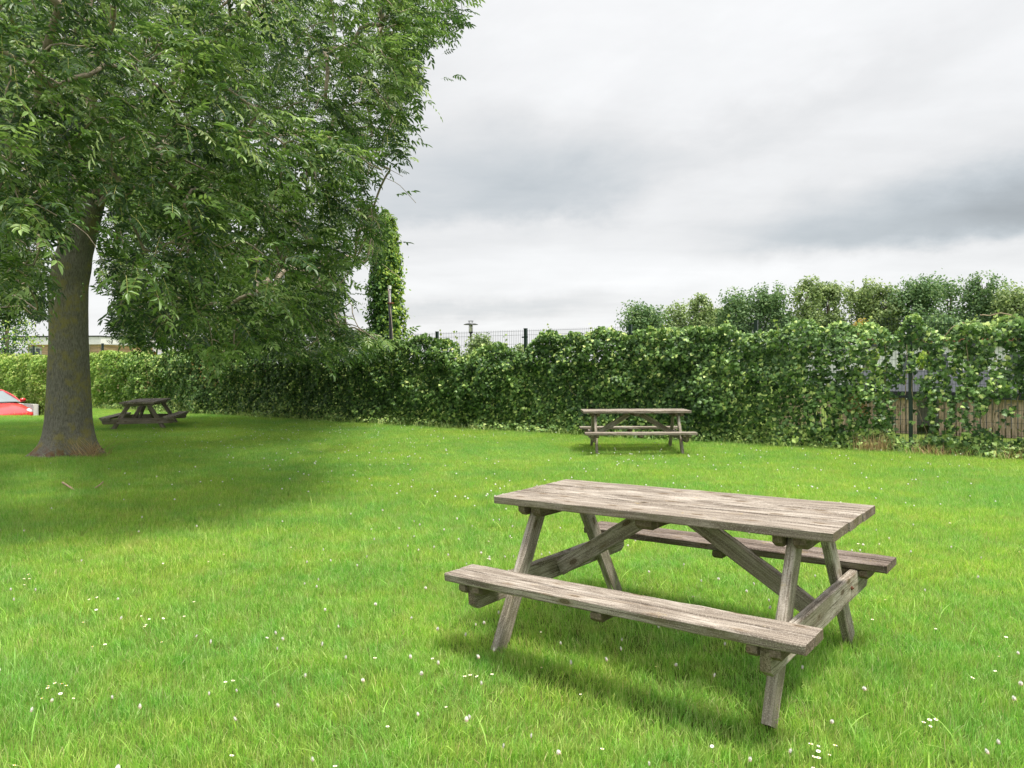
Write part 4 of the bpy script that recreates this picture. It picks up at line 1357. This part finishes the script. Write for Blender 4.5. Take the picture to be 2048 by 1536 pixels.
d = 21.5
p0 = at(786, 720, d); pole = empty('striped_pole', (p0.x, d, GZ))
tag(pole, 'dark slim pole with a pale spiral stripe before the columnar tree', 'pole')
topz = at(779, 573, d).z - GZ; tilt = (at(779, 573, d).x - p0.x)
mb = MB(); tube(mb, [(0, 0, -0.1), (tilt * 0.5, 0, topz / 2), (tilt, 0, topz - 0.06)], 0.048, 12); mb.build('post', M_BLACK, pole, True)
mb = MB(); 
ts = np.linspace(0.30, 0.98, 40)
cpt = np.stack([tilt * ts + 0.052 * np.cos(ts * 5.4 - 3.1), -0.052 * np.abs(np.sin(ts * 5.4 - 3.1)) - 0.004, topz * ts], 1)
tube(mb, cpt, 0.011, 5); mb.build('spiral_stripe', plain('stripe_beige', (0.50, 0.40, 0.35), 0.6), pole, True)
mb = MB(); lathe(mb, [(0.052, 0), (0.052, 0.09), (0.0, 0.1)], (tilt, 0, topz - 0.07), 12); mb.build('cap', M_WHITE, pole)
mb = MB(); lathe(mb, [(0.10, 0), (0.10, 0.025)], (tilt * 0.8, 0, at(780, 607, d).z - GZ), 12); mb.build('ring', plain('ring_red', (0.30, 0.08, 0.06), 0.6), pole)

# ------------------------------------------------------------------ buildings
def rect_px(x0, x1, y0, y1, d):
    a, b = at(x0, y1, d), at(x1, y0, d)
    return a.x, b.x, a.z, b.z
def cabin(x0, x1, ytop, d, label, wins, depth=6.0, clad=M_CLAD):
    xa, xb, _, zt = rect_px(x0, x1, ytop, 760, d)
    root = empty('timber_building', ((xa + xb) / 2, d, GZ)); tag(root, label, 'building', 'flat-roofed timber buildings beyond the hedge')
    wx = xb - xa; H = zt - GZ
    mb = MB(); box(mb, (0, depth / 2, (H - 0.42) / 2), (wx, depth, H - 0.42)); mb.build('wall', clad, root)
    mb = MB(); box(mb, (0, depth / 2, H - 0.22), (wx + 0.5, depth + 0.5, 0.40)); mb.build('fascia', M_WHITE, root)
    mb = MB(); box(mb, (0, depth / 2, H + 0.012), (wx + 0.56, depth + 0.56, 0.06)); mb.build('roof', M_DARK, root)
    for (a, b, t, bt) in wins:
        ax, bx, z0, z1 = rect_px(a, b, t, bt, d)
        cx_ = (ax + bx) / 2 - (xa + xb) / 2; zc = (z0 + z1) / 2 - GZ; ww, hh = bx - ax, z1 - z0
        mb = MB(); fr = 0.07
        box(mb, (cx_, -0.03, zc + hh / 2 - fr / 2), (ww, 0.08, fr)); box(mb, (cx_, -0.03, zc - hh / 2 + fr / 2), (ww, 0.08, fr))
        for e_ in (-1, 1): box(mb, (cx_ + e_ * (ww / 2 - fr / 2), -0.03, zc), (fr, 0.078, hh - 2 * fr))
        if ww > 0.5: box(mb, (cx_, -0.03, zc), (fr, 0.076, hh - 2 * fr))
        wf = mb.build('window', M_WHITE, root)
        mb = MB(); box(mb, (cx_, -0.012, zc), (ww - 2 * fr, 0.03, hh - 2 * fr)); mb.build('pane', M_GLASS, wf)
    return root
cabin(56, 197, 673, 40, 'timber-clad flat-roofed building with white fascia behind the ash trunk', [(60, 84, 694, 724), (171, 180, 690, 724)])
cabin(198, 232, 687, 43, 'orange timber annex right of the clad building', [], 5, M_ORANGE)
cabin(372, 470, 680, 46, 'orange timber building glimpsed behind the hanging ash leaves', [(440, 452, 690, 715)], 6, M_ORANGE)

# house behind the thin ivy
d = 44; xa, xb, _, zt = rect_px(1690, 2130, 686, 760, d)
house = empty('white_house', ((xa + xb) / 2, d, GZ)); tag(house, 'white rendered house glimpsed through the ivy at the right', 'house')
H = zt - GZ; wx = xb - xa
mb = MB(); box(mb, (0, 3, (H - 0.15) / 2), (wx, 6, H - 0.15)); mb.build('wall', M_RENDER, house)
mb = MB(); box(mb, (0, 3, H - 0.07), (wx + 0.4, 6.4, 0.14)); mb.build('roof', M_GREYR, house)
mb = MB(); box(mb, (0, -0.03, at(0, 697, d).z - GZ + 0.15), (wx, 0.06, 0.22)); mb.build('brick_band', M_BRICK, house)
for k in range(6):
    cx_ = -wx / 2 + 1.4 + k * 2.1
    mb = MB(); zc = 1.35
    for e_ in (-1, 1):
        box(mb, (cx_ + e_ * 0.45, -0.04, zc), (0.07, 0.08, 1.1)); box(mb, (cx_, -0.04, zc + e_ * 0.55), (0.97, 0.085, 0.07))
    wf = mb.build('window', M_WHITE, house)
    mb = MB(); box(mb, (cx_, -0.02, zc), (0.83, 0.04, 1.03)); mb.build('pane', M_GLASS, wf)

# slatted timber store behind the fence
store = empty('timber_store', tuple(fpt(0.0, 0, -3.6)), 0)
tag(store, 'low brown slatted timber store with dark roof behind the thin ivy', 'shed')
store.rotation_euler = (0, 0, FA - math.pi)
def lx(px):          # local x of the store front for a pixel column
    k = (px - 1024) / F; o_ = fpt(0.0, 0, -3.6); a_ = np.array([-FT[0], -FT[1]])
    return (k * o_[1] - o_[0]) / (a_[0] - k * a_[1])
def slats(x0, x1):
    mb = MB(); x = lx(x0); e_ = lx(x1); k = 0
    while x < e_:
        board(mb, (x, 0, GZ), (x, 0, 0.70), (0, 1, 0), 0.085, 0.02, int(x0 * 10 + k), 4, 0.003); x += 0.104; k += 1
    mb.build('slat_wall', M_SLAT, store)
slats(1560, 1640); slats(1658, 1836); slats(1882, 2140)
xa_, xb_ = lx(1690), lx(2160)
mb = MB(); box(mb, ((xa_ + xb_) / 2, -0.05, 0.77), (xb_ - xa_, 0.10, 0.13)); mb.build('fascia', M_DARK, store)
mb = MB(); v = np.array([(xa_, -0.02, 0.84), (xb_, -0.02, 0.84), (xb_, 2.4, 1.25), (xa_, 2.4, 1.25), (xa_, -0.02, 0.80), (xb_, -0.02, 0.80), (xb_, 2.4, 1.2), (xa_, 2.4, 1.2)])
mb.add(v, [[0, 1, 2, 3], [7, 6, 5, 4], [0, 4, 5, 1], [1, 5, 6, 2], [2, 6, 7, 3], [3, 7, 4, 0]]); mb.build('roof', M_GREYR, store)
mb = MB(); box(mb, ((xa_ + xb_) / 2, 2.38, 0.57), (xb_ - xa_, 0.05, 1.22)); mb.build('back_wall', M_CONC, store)
for a, b in ((xa_, 0), (xb_, 0)):
    mb = MB(); box(mb, (a, 0.05, 0.33), (0.09, 0.09, 0.75)); mb.build('corner_post', M_SLAT, store)

# ------------------------------------------------------------------ red car
car = empty('parked_car', (-18.63, 26.6, PZ + 0.14), R(60))
tag(car, 'red parked hatchback half cut off at the left edge below the lawn', 'car')
# body: cross sections along y (front = -y, towards the camera), half width and heights
SEC = [  # y, half width low, half width shoulder, z low, z shoulder, z top(centre), half width top
    (-1.86, 0.50, 0.52, 0.38, 0.56, 0.60, 0.36), (-1.80, 0.66, 0.68, 0.28, 0.62, 0.68, 0.46), (-1.66, 0.76, 0.77, 0.22, 0.70, 0.79, 0.52), (-1.40, 0.80, 0.80, 0.20, 0.78, 0.89, 0.58),
    (-1.05, 0.82, 0.82, 0.20, 0.85, 0.96, 0.62), (-0.80, 0.83, 0.82, 0.20, 0.90, 1.00, 0.64), (-0.2, 0.83, 0.83, 0.20, 0.93, 1.02, 0.66), (0.8, 0.83, 0.83, 0.20, 0.95, 1.03, 0.66), (1.5, 0.82, 0.80, 0.22, 0.95, 1.02, 0.62),
    (1.78, 0.74, 0.72, 0.28, 0.90, 0.98, 0.55), (1.86, 0.60, 0.60, 0.36, 0.80, 0.86, 0.45)]
def ring(y, wl, ws, zl, zs, ztp, wt):
    return [(0, y, zl), (wl * 0.9, y, zl), (wl, y, zl + 0.10), (ws * 1.01, y, (zl + zs) / 2 + 0.06), (ws, y, zs - 0.05), (ws * 0.95, y, zs), (wt, y, (zs + ztp) / 2 + 0.012), (wt * 0.55, y, ztp - 0.008), (0, y, ztp)]
def loft(mb, secs, m=0):
    rows = []
    for s_ in secs:
        h = ring(*s_)
        rows.append(h + [(-x, y, z) for x, y, z in h[-2:0:-1]])
    k = len(rows[0]); v = np.array(rows).reshape(-1, 3); i = np.arange(k)
    f = np.concatenate([np.stack([r_ * k + i, (r_ + 1) * k + i, (r_ + 1) * k + (i + 1) % k, r_ * k + (i + 1) % k], 1) for r_ in range(len(rows) - 1)])
    mb.add(v, [f, np.arange(k)[None, :], (np.arange(k) + (len(rows) - 1) * k)[::-1][None, :]], m)
mb = MB(); loft(mb, SEC)
body = mb.build('body', M_RED, car, True)
sb = body.modifiers.new('smooth', 'SUBSURF'); sb.levels = 2; sb.render_levels = 2
# greenhouse: roof, pillars and glass
def quad_panel(mb, pts4, th=0.02, m=0, nsub=1):
    p = np.array(pts4, float); nn = unit(np.cross(p[1] - p[0], p[3] - p[0])) * th
    v = np.concatenate([p, p - nn]); mb.add(v, [[0, 1, 2, 3], [7, 6, 5, 4], [0, 4, 5, 1], [1, 5, 6, 2], [2, 6, 7, 3], [3, 7, 4, 0]], m)
roof_z = [(-0.18, 1.385, 0.50), (0.1, 1.425, 0.535), (0.6, 1.44, 0.55), (1.1, 1.41, 0.54), (1.35, 1.37, 0.52)]
mb = MB(); rows = []
for y, z, hw in roof_z:
    rows.append([(hw * 1.04, y, z - 0.075), (hw * 0.98, y, z - 0.03), (hw * 0.8, y, z - 0.004), (hw * 0.4, y, z + 0.012), (0, y, z + 0.018), (-hw * 0.4, y, z + 0.012), (-hw * 0.8, y, z - 0.004), (-hw * 0.98, y, z - 0.03), (-hw * 1.04, y, z - 0.075)])
v = np.array(rows).reshape(-1, 3); v2 = v - np.array([0, 0, 0.03]); k = 9
f = np.array([[r_ * k + i, r_ * k + i + 1, (r_ + 1) * k + i + 1, (r_ + 1) * k + i] for r_ in range(4) for i in range(8)])
mb.add(v, [f]); mb.add(v2, [f[:, ::-1]])
mb.build('roof', M_RED, car, True)
for s_ in (-1, 1):
    mb = MB()
    tube(mb, spl([(s_ * 0.74, -0.88, 0.95), (s_ * 0.66, -0.55, 1.17), (s_ * 0.53, -0.17, 1.345), (s_ * 0.56, 0.12, 1.385)], 12), 0.035, 8)
    tube(mb, spl([(s_ * 0.76, 0.55, 0.95), (s_ * 0.57, 0.55, 1.38)], 5), 0.03, 8)
    tube(mb, spl([(s_ * 0.74, 1.72, 0.95), (s_ * 0.62, 1.5, 1.2), (s_ * 0.53, 1.33, 1.34)], 8), 0.05, 8)
    tube(mb, spl([(s_ * 0.53, -0.17, 1.345), (s_ * 0.57, 0.6, 1.385), (s_ * 0.54, 1.33, 1.34)], 8), 0.03, 8)
    mb.build('window_pillar', M_RED, car, True)
mb = MB()
# curved windscreen
rows = []
for t in np.linspace(0, 1, 5):
    hw = 0.74 + (0.53 - 0.74) * t; y = -0.93 + 0.76 * t; z = 0.955 + 0.40 * t
    rows.append([(hw * q, y - 0.10 * (1 - q * q), z + 0.02 * (1 - q * q)) for q in np.linspace(-1, 1, 9)])
v = np.array(rows).reshape(-1, 3)
f = np.array([[r_ * 9 + i, r_ * 9 + i + 1, (r_ + 1) * 9 + i + 1, (r_ + 1) * 9 + i] for r_ in range(4) for i in range(8)])
mb.add(v, [f]); mb.build('windscreen', M_CGLASS, car, True)
mb = MB(); quad_panel(mb, [(-0.72, 1.76, 0.95), (0.72, 1.76, 0.95), (0.52, 1.37, 1.34), (-0.52, 1.37, 1.34)]); mb.build('rear_window', M_CGLASS, car)
for s_ in (-1, 1):
    mb = MB(); quad_panel(mb, [(s_ * 0.755, -0.82, 0.94), (s_ * 0.765, 0.55, 0.95), (s_ * 0.57, 0.55, 1.36), (s_ * 0.55, -0.12, 1.33)], 0.015 * s_)
    quad_panel(mb, [(s_ * 0.765, 0.58, 0.95), (s_ * 0.735, 1.62, 0.95), (s_ * 0.55, 1.30, 1.33), (s_ * 0.57, 0.58, 1.36)], 0.015 * s_)
    mb.build('side_window', M_CGLASS, car)
    mb = MB()
    c_ = np.array([s_ * 0.90, -0.72, 1.03])
    a = np.linspace(0, np.pi, 7)
    lathe(mb, [(0.0, -0.05), (0.055, -0.045), (0.085, -0.015), (0.088, 0.03), (0.075, 0.05), (0.0, 0.05)], (0, 0, 0), 14, axis='y')
    mb.v = [v_ * np.array([1.15, 1, 0.8]) + c_ for v_ in mb.v]
    tube(mb, [(s_ * 0.74, -0.72, 0.98), (s_ * 0.86, -0.72, 1.0)], 0.025, 6)
    mb.build('mirror', M_RED, car, True)
    mb = MB()
    lathe(mb, [(0.0, -0.075), (0.06, -0.065), (0.105, -0.03), (0.118, 0.03), (0.11, 0.07)], (0, 0, 0), 18, axis='y')
    mb.v = [v_ * np.array([1.0, 1.0, 1.12]) + np.array([s_ * 0.60, -1.69, 0.64]) for v_ in mb.v]
    hl = mb.build('headlight', M_LIGHTG, car, True)
    mb = MB(); lathe(mb, [(0.118, -0.005), (0.128, 0.0), (0.128, 0.05), (0.118, 0.05)], (0, 0, 0), 18, axis='y')
    mb.v = [v_ * np.array([1.0, 1.0, 1.12]) + np.array([s_ * 0.60, -1.68, 0.64]) for v_ in mb.v]
    mb.build('rim', M_RED, hl, True)
    for y in (-1.18, 1.22):
        mb = MB(); lathe(mb, [(0.20, -0.085), (0.27, -0.085), (0.29, -0.05), (0.29, 0.05), (0.27, 0.085), (0.20, 0.085)], (s_ * 0.75, y, 0.29), 24, axis='x')
        wh = mb.build('wheel', M_TYRE, car, True)
        mb = MB(); lathe(mb, [(0.205, -0.06), (0.205, 0.06)], (s_ * 0.75, y, 0.29), 20, axis='x'); mb.build('rim', M_BOLT, wh)
mb = MB(); tube(mb, spl([(-0.74, -0.95, 0.955), (-0.4, -1.03, 0.985), (0, -1.06, 0.995), (0.4, -1.03, 0.985), (0.74, -0.95, 0.955)], 14), 0.014, 5); mb.build('wiper_sill', M_BLACK, car)
mb = MB(); box(mb, (0, -1.84, 0.50), (0.55, 0.05, 0.07)); mb.build('grille', M_BLACK, car)

# ------------------------------------------------------------------ tufts, weeds, twigs at the edges
def tuft(name, px, n_off, label, mt, seed, nb=90, h=0.4, spread=0.12, group=None, cat='grass tuft', lean=0.5):
    g = np.random.default_rng(seed)
    c_ = fpt(px_n(px), GZ, n_off)
    mb = MB()
    for k in range(nb):
        a = g.random() * 6.28; L = h * g.uniform(0.4, 1.1); ln = lean * g.random()
        b_ = np.array([g.normal(0, spread), g.normal(0, spread * 0.6), 0])
        ts = np.linspace(0, 1, 5)
        cc = b_ + np.stack([L * ln * ts ** 2 * math.cos(a), L * ln * ts ** 2 * math.sin(a), L * (ts - 0.3 * ln * ts * ts)], 1)
        sd = np.array([math.cos(a + 1.5), math.sin(a + 1.5), 0]) * 0.003
        wv = (1 - ts ** 2)[:, None] + 0.08
        mb.add(np.concatenate([cc - sd * wv, cc + sd * wv]), [np.stack([np.arange(4), np.arange(4) + 1, np.arange(4) + 6, np.arange(4) + 5], 1)], 0, float(g.random()))
    o = mb.build(name, mt, None, loc=tuple(c_))
    tag(o, label, cat, group)
    return o
tuft('dry_grass_tuft', 1742, 0.45, 'tawny dry grass tuft left of the near fence post', M_DRY, 1, 130, 0.34, 0.10, 'dry grass tufts at the fence foot')
tuft('dry_grass_tuft', 1772, 0.40, 'dry grass tuft beside the near fence post, tallest of the straw tufts', M_DRY, 2, 120, 0.40, 0.10, 'dry grass tufts at the fence foot')
tuft('dry_grass_tuft', 1862, 0.38, 'brown matted grass tuft just right of the near fence post', M_DRY, 3, 170, 0.26, 0.16, 'dry grass tufts at the fence foot', lean=1.2)
tuft('dry_grass_tuft', 1912, 0.38, 'brown matted grass tuft midway to the right edge of the fence', M_DRY, 4, 170, 0.24, 0.18, 'dry grass tufts at the fence foot', lean=1.2)
tuft('dry_grass_tuft', 2035, 0.40, 'straw coloured tuft at the right edge under the ivy', M_DRY, 5, 120, 0.28, 0.16, 'dry grass tufts at the fence foot', lean=0.9)
# weeds along the whole foot of the fence
g = np.random.default_rng(91)
mb = MB(); N = 9000
n_ = g.uniform(-1.4, 11.0, N); dd_ = 0.10 + 0.42 * g.random(N) ** 1.5; z = GZ + 0.02 + g.random(N) * (0.30 - 0.35 * (dd_ - 0.1))
dens = vn1(n_ * FS * 1.3, dd_ * 4); s_ = dens > 0.35
P = fpt(n_[s_], z[s_], dd_[s_]); M = len(P)
leaf_cards(mb, P, g.normal(0, 0.4, (M, 3)) + np.array([0, -0.4, 0.8]), g.normal(0, 1, (M, 3)), g.uniform(0.03, 0.075, M), IVY, np.clip(0.5 + 0.45 * g.random(M), 0, 1))
for k in range(2600):
    n1 = g.uniform(-1.4, 11.0); b_ = fpt(n1, GZ, 0.15 + 0.5 * g.random()); a = g.random() * 6.28; L = g.uniform(0.08, 0.22)
    ts = np.linspace(0, 1, 4); cc = b_ + np.stack([L * .5 * ts ** 2 * math.cos(a), L * .5 * ts ** 2 * math.sin(a), L * ts], 1)
    sd = np.array([1, 0.2, 0]) * 0.004; wv = (1 - ts ** 2)[:, None] + 0.08
    mb.add(np.concatenate([cc - sd * wv, cc + sd * wv]), [np.stack([np.arange(3), np.arange(3) + 1, np.arange(3) + 5, np.arange(3) + 4], 1)], 0, float(g.uniform(0.7, 1)))
o = mb.build('weeds', M_IVY); tag(o, 'low leafy weeds along the foot of the fence', 'weeds', kind='stuff')

def twig(pl, r_, label):
    c0 = np.array(pl[0]); mb = MB(); tube(mb, spl(np.array(pl) - c0, 12), r_, 6)
    o = mb.build('fallen_twig', M_TWIG, None, True, tuple(c0)); tag(o, label, 'twig', 'fallen twigs under the ash tree'); return o
def gpt(px, py, z=0.02):
    d_ = (HC - z) * F / (py - HZ + (1024 - px) * 0.0059 * -1)
    return tuple(at(px, py, d_))
twig([gpt(125, 965, .03), gpt(133, 970, .03), gpt(148, 980, 0.0)], 0.012, 'short brown twig lying in the shaded grass, left one')
twig([gpt(206, 964, .04), gpt(199, 970, .03), gpt(190, 976, 0.01)], 0.007, 'thin pale twig lying in the shaded grass, right one')
mb = MB(); g = np.random.default_rng(15)
for k in range(80):
    a = g.random() * 6.28; L = g.uniform(0.1, 0.45)
    b_ = np.array([g.normal(0, 0.12), g.normal(0, 0.10), 0]); e_ = b_ + np.array([L * 0.8 * math.cos(a) + 0.05, L * 0.5 * math.sin(a), L * 0.8])
    tube(mb, [b_, (b_ + e_) / 2 + g.normal(0, 0.02, 3), e_], [0.003, 0.0025, 0.001], 4, rnd=float(g.random()))
o = mb.build('dry_twig_clump', M_DRY, None, loc=(TB[0] + 0.58, TB[1] - 0.42, GZ)); tag(o, 'clump of dry reddish suckers at the right foot of the ash trunk', 'dry twigs')

# ------------------------------------------------------------------ flowers in the lawn
def clover_mesh():
    mb = MB(); g = np.random.default_rng(3)
    tube(mb, [(0, 0, 0), (0.004, 0, 0.045), (0.0, 0.002, 0.085)], 0.0012, 4, 1)
    for k in range(46):
        ph = math.acos(1 - 1.55 * (k + 0.5) / 46); th_ = k * 2.4
        d_ = np.array([math.sin(ph) * math.cos(th_), math.sin(ph) * math.sin(th_), math.cos(ph)])
        c_ = np.array([0, 0, 0.088]) + d_ * 0.006
        s_ = unit(np.cross(d_, [0.3, 0.2, 0.9])) * 0.0018
        mb.add(np.array([c_ - s_, c_ + s_, c_ + d_ * 0.006 + s_ * 0.8, c_ + d_ * 0.0075, c_ + d_ * 0.006 - s_ * 0.8]), [[0, 1, 2, 3, 4]], 2 if ph > 1.55 else 0)
    lathe(mb, [(0.0, 0.0805), (0.006, 0.083), (0.0075, 0.088), (0.006, 0.094), (0, 0.096)], n=8, m=0)
    return mb.mesh('clover_flower', [M_PETAL, M_FSTEM, M_PINKP])
def daisy_mesh():
    mb = MB()
    tube(mb, [(0, 0, 0), (0.003, 0, 0.04), (0.0, 0.0, 0.075)], 0.0011, 4, 1)
    for k in range(18):
        a = k * 2 * math.pi / 18; d_ = np.array([math.cos(a), math.sin(a), 0]); s_ = np.array([-math.sin(a), math.cos(a), 0]) * 0.0016
        c_ = np.array([0, 0, 0.076])
        mb.add(np.array([c_ + d_ * 0.003 - s_ * .6, c_ + d_ * 0.003 + s_ * .6, c_ + d_ * 0.009 + s_ + [0, 0, .001], c_ + d_ * 0.0115 + [0, 0, .0015], c_ + d_ * 0.009 - s_ + [0, 0, .001]]), [[0, 1, 2, 3, 4]], 0)
    lathe(mb, [(0.0035, 0.0755), (0.004, 0.077), (0.0025, 0.079), (0, 0.0795)], n=8, m=2)
    return mb.mesh('daisy_flower', [M_PETAL, M_FSTEM, M_YC])
CL, DA = clover_mesh(), daisy_mesh()
g = np.random.default_rng(19)
flowers = []
def gd(px, py, z=0.04):
    u, v = px - 1024, py - HZ
    c, s = math.cos(R(0.34)), math.sin(R(0.34))
    vv = u * s + v * c; d_ = (HC - z) * F / vv
    return ((u * c - v * s) / F * d_, d_)
# daisies stand in little groups
for (px, py) in ((88, 1366), (97, 1371), (116, 1364), (124, 1370), (131, 1366), (118, 1380), (135, 1391), (87, 1394), (189, 1286), (208, 1286), (288, 1254), (295, 1245), (165, 1240), (18, 1527),
                 (450, 1358), (462, 1362), (455, 1506), (1619, 1480), (1631, 1480), (1637, 1489), (1667, 1487), (1636, 1508), (1654, 1510), (1626, 1527), (1617, 1508), (1845, 1437), (1856, 1433), (1849, 1445), (1869, 1433), (1933, 1345), (1995, 1338), (1870, 1252),
                 (42, 1155), (52, 1153), (66, 1146), (46, 1166), (203, 1189), (195, 1213), (387, 1200), (283, 1228), (299, 1230), (318, 1232), (367, 1229), (450, 1104), (426, 1120), (582, 1094), (303, 1137), (323, 1120), (964, 1345), (940, 1349), (983, 1348), (930, 1350), (1081, 1330), (869, 1312), (1163, 1380), (1706, 1237), (2010, 1265), (773, 1445), (215, 1527), (1425, 1477), (1200, 1500)):
    flowers.append((*gd(px, py), 1))
ctr = [(9, 0.5), (0, 9.5)]
n0 = 0
cl_centres = [(-0.4, 6.0, 0.6, 26), (0.3, 7.2, 0.7, 26), (1.2, 8.2, 0.8, 26), (-0.2, 8.6, 0.9, 26), (0.6, 5.9, 0.4, 12), (-2.6, 10.2, 1.0, 30), (-3.8, 13.2, 1.2, 34), (-1.9, 12.3, 0.9, 22), (2.1, 11.6, 0.8, 30), (-0.6, 4.7, 0.6, 14), (3.0, 6.3, 0.8, 22), (2.2, 5.4, 0.4, 14), (1.9, 4.9, 0.5, 12), (4.2, 8.2, 1.2, 24),
              (0.9, 3.0, 0.7, 14), (-0.4, 3.4, 0.7, 14), (-1.8, 3.6, 0.8, 12), (2.0, 2.9, 0.4, 12), (-5, 16, 2, 50), (-7, 15, 2.0, 50), (3.2, 11.5, 1.4, 30), (-1, 15, 2, 40), (5.5, 10.8, 1.2, 26), (-9, 19, 2.5, 40), (-3, 17.5, 2, 30)]
for cx_, cy_, sp_, num in cl_centres:
    for k in range(num):
        flowers.append((cx_ + g.normal(0, sp_), cy_ + g.normal(0, sp_), 0))
for k in range(170):
    y = 2.4 + 18 * g.random() ** 1.6; flowers.append(((g.random() * 2 - 1) * 0.7 * y, y, 0))
fl = []
for x, y, k in flowers:
    if y < 2.2 or abs(x) > 0.70 * y: continue
    if np.dot(np.array([x, y, 0]) - FP, FN) < 0.5: continue
    if (x - TB[0]) ** 2 + (y - TB[1]) ** 2 < 2.5: continue
    if k == 0 and g.random() < 0.10 and y < 7: k = 1
    fl.append((y, x, k))
fl.sort()
for i_, (y, x, k) in enumerate(fl[:300]):
    o = bpy.data.objects.new('daisy_flower' if k else 'clover_flower', DA if k else CL)
    s_ = g.uniform(0.62, 1.0) * (0.85 if k else 0.72); zs = g.uniform(0.85, 1.15)
    o.location = (x, y, GZ); o.scale = (s_ * 1.0, s_ * 1.0, zs)
    o.rotation_euler = (g.normal(0, 0.16), g.normal(0, 0.16), g.random() * 6.28)
    scene.collection.objects.link(o)
    if k: tag(o, 'small white daisy with yellow centre open in the lawn grass', 'daisy', 'white daisies in the lawn')
    else: tag(o, 'small round white clover head standing in the lawn grass', 'clover flower', 'white clover heads in the lawn')
mb = MB()
for y, x, k in fl[300:]:
    h_ = g.uniform(0.07, 0.09); r_ = 0.0085 * g.uniform(0.8, 1.3)
    lathe(mb, [(0.0, h_ - r_), (r_, h_ - r_ * .3), (r_ * .8, h_ + r_ * .5), (0, h_ + r_ * .8)], (x, y, GZ), 6)
if mb.nv:
    o = mb.build('clover_flowers', M_PETAL); tag(o, 'white clover heads dotted over the far lawn', 'clover', kind='stuff')
print('flowers', len(fl))
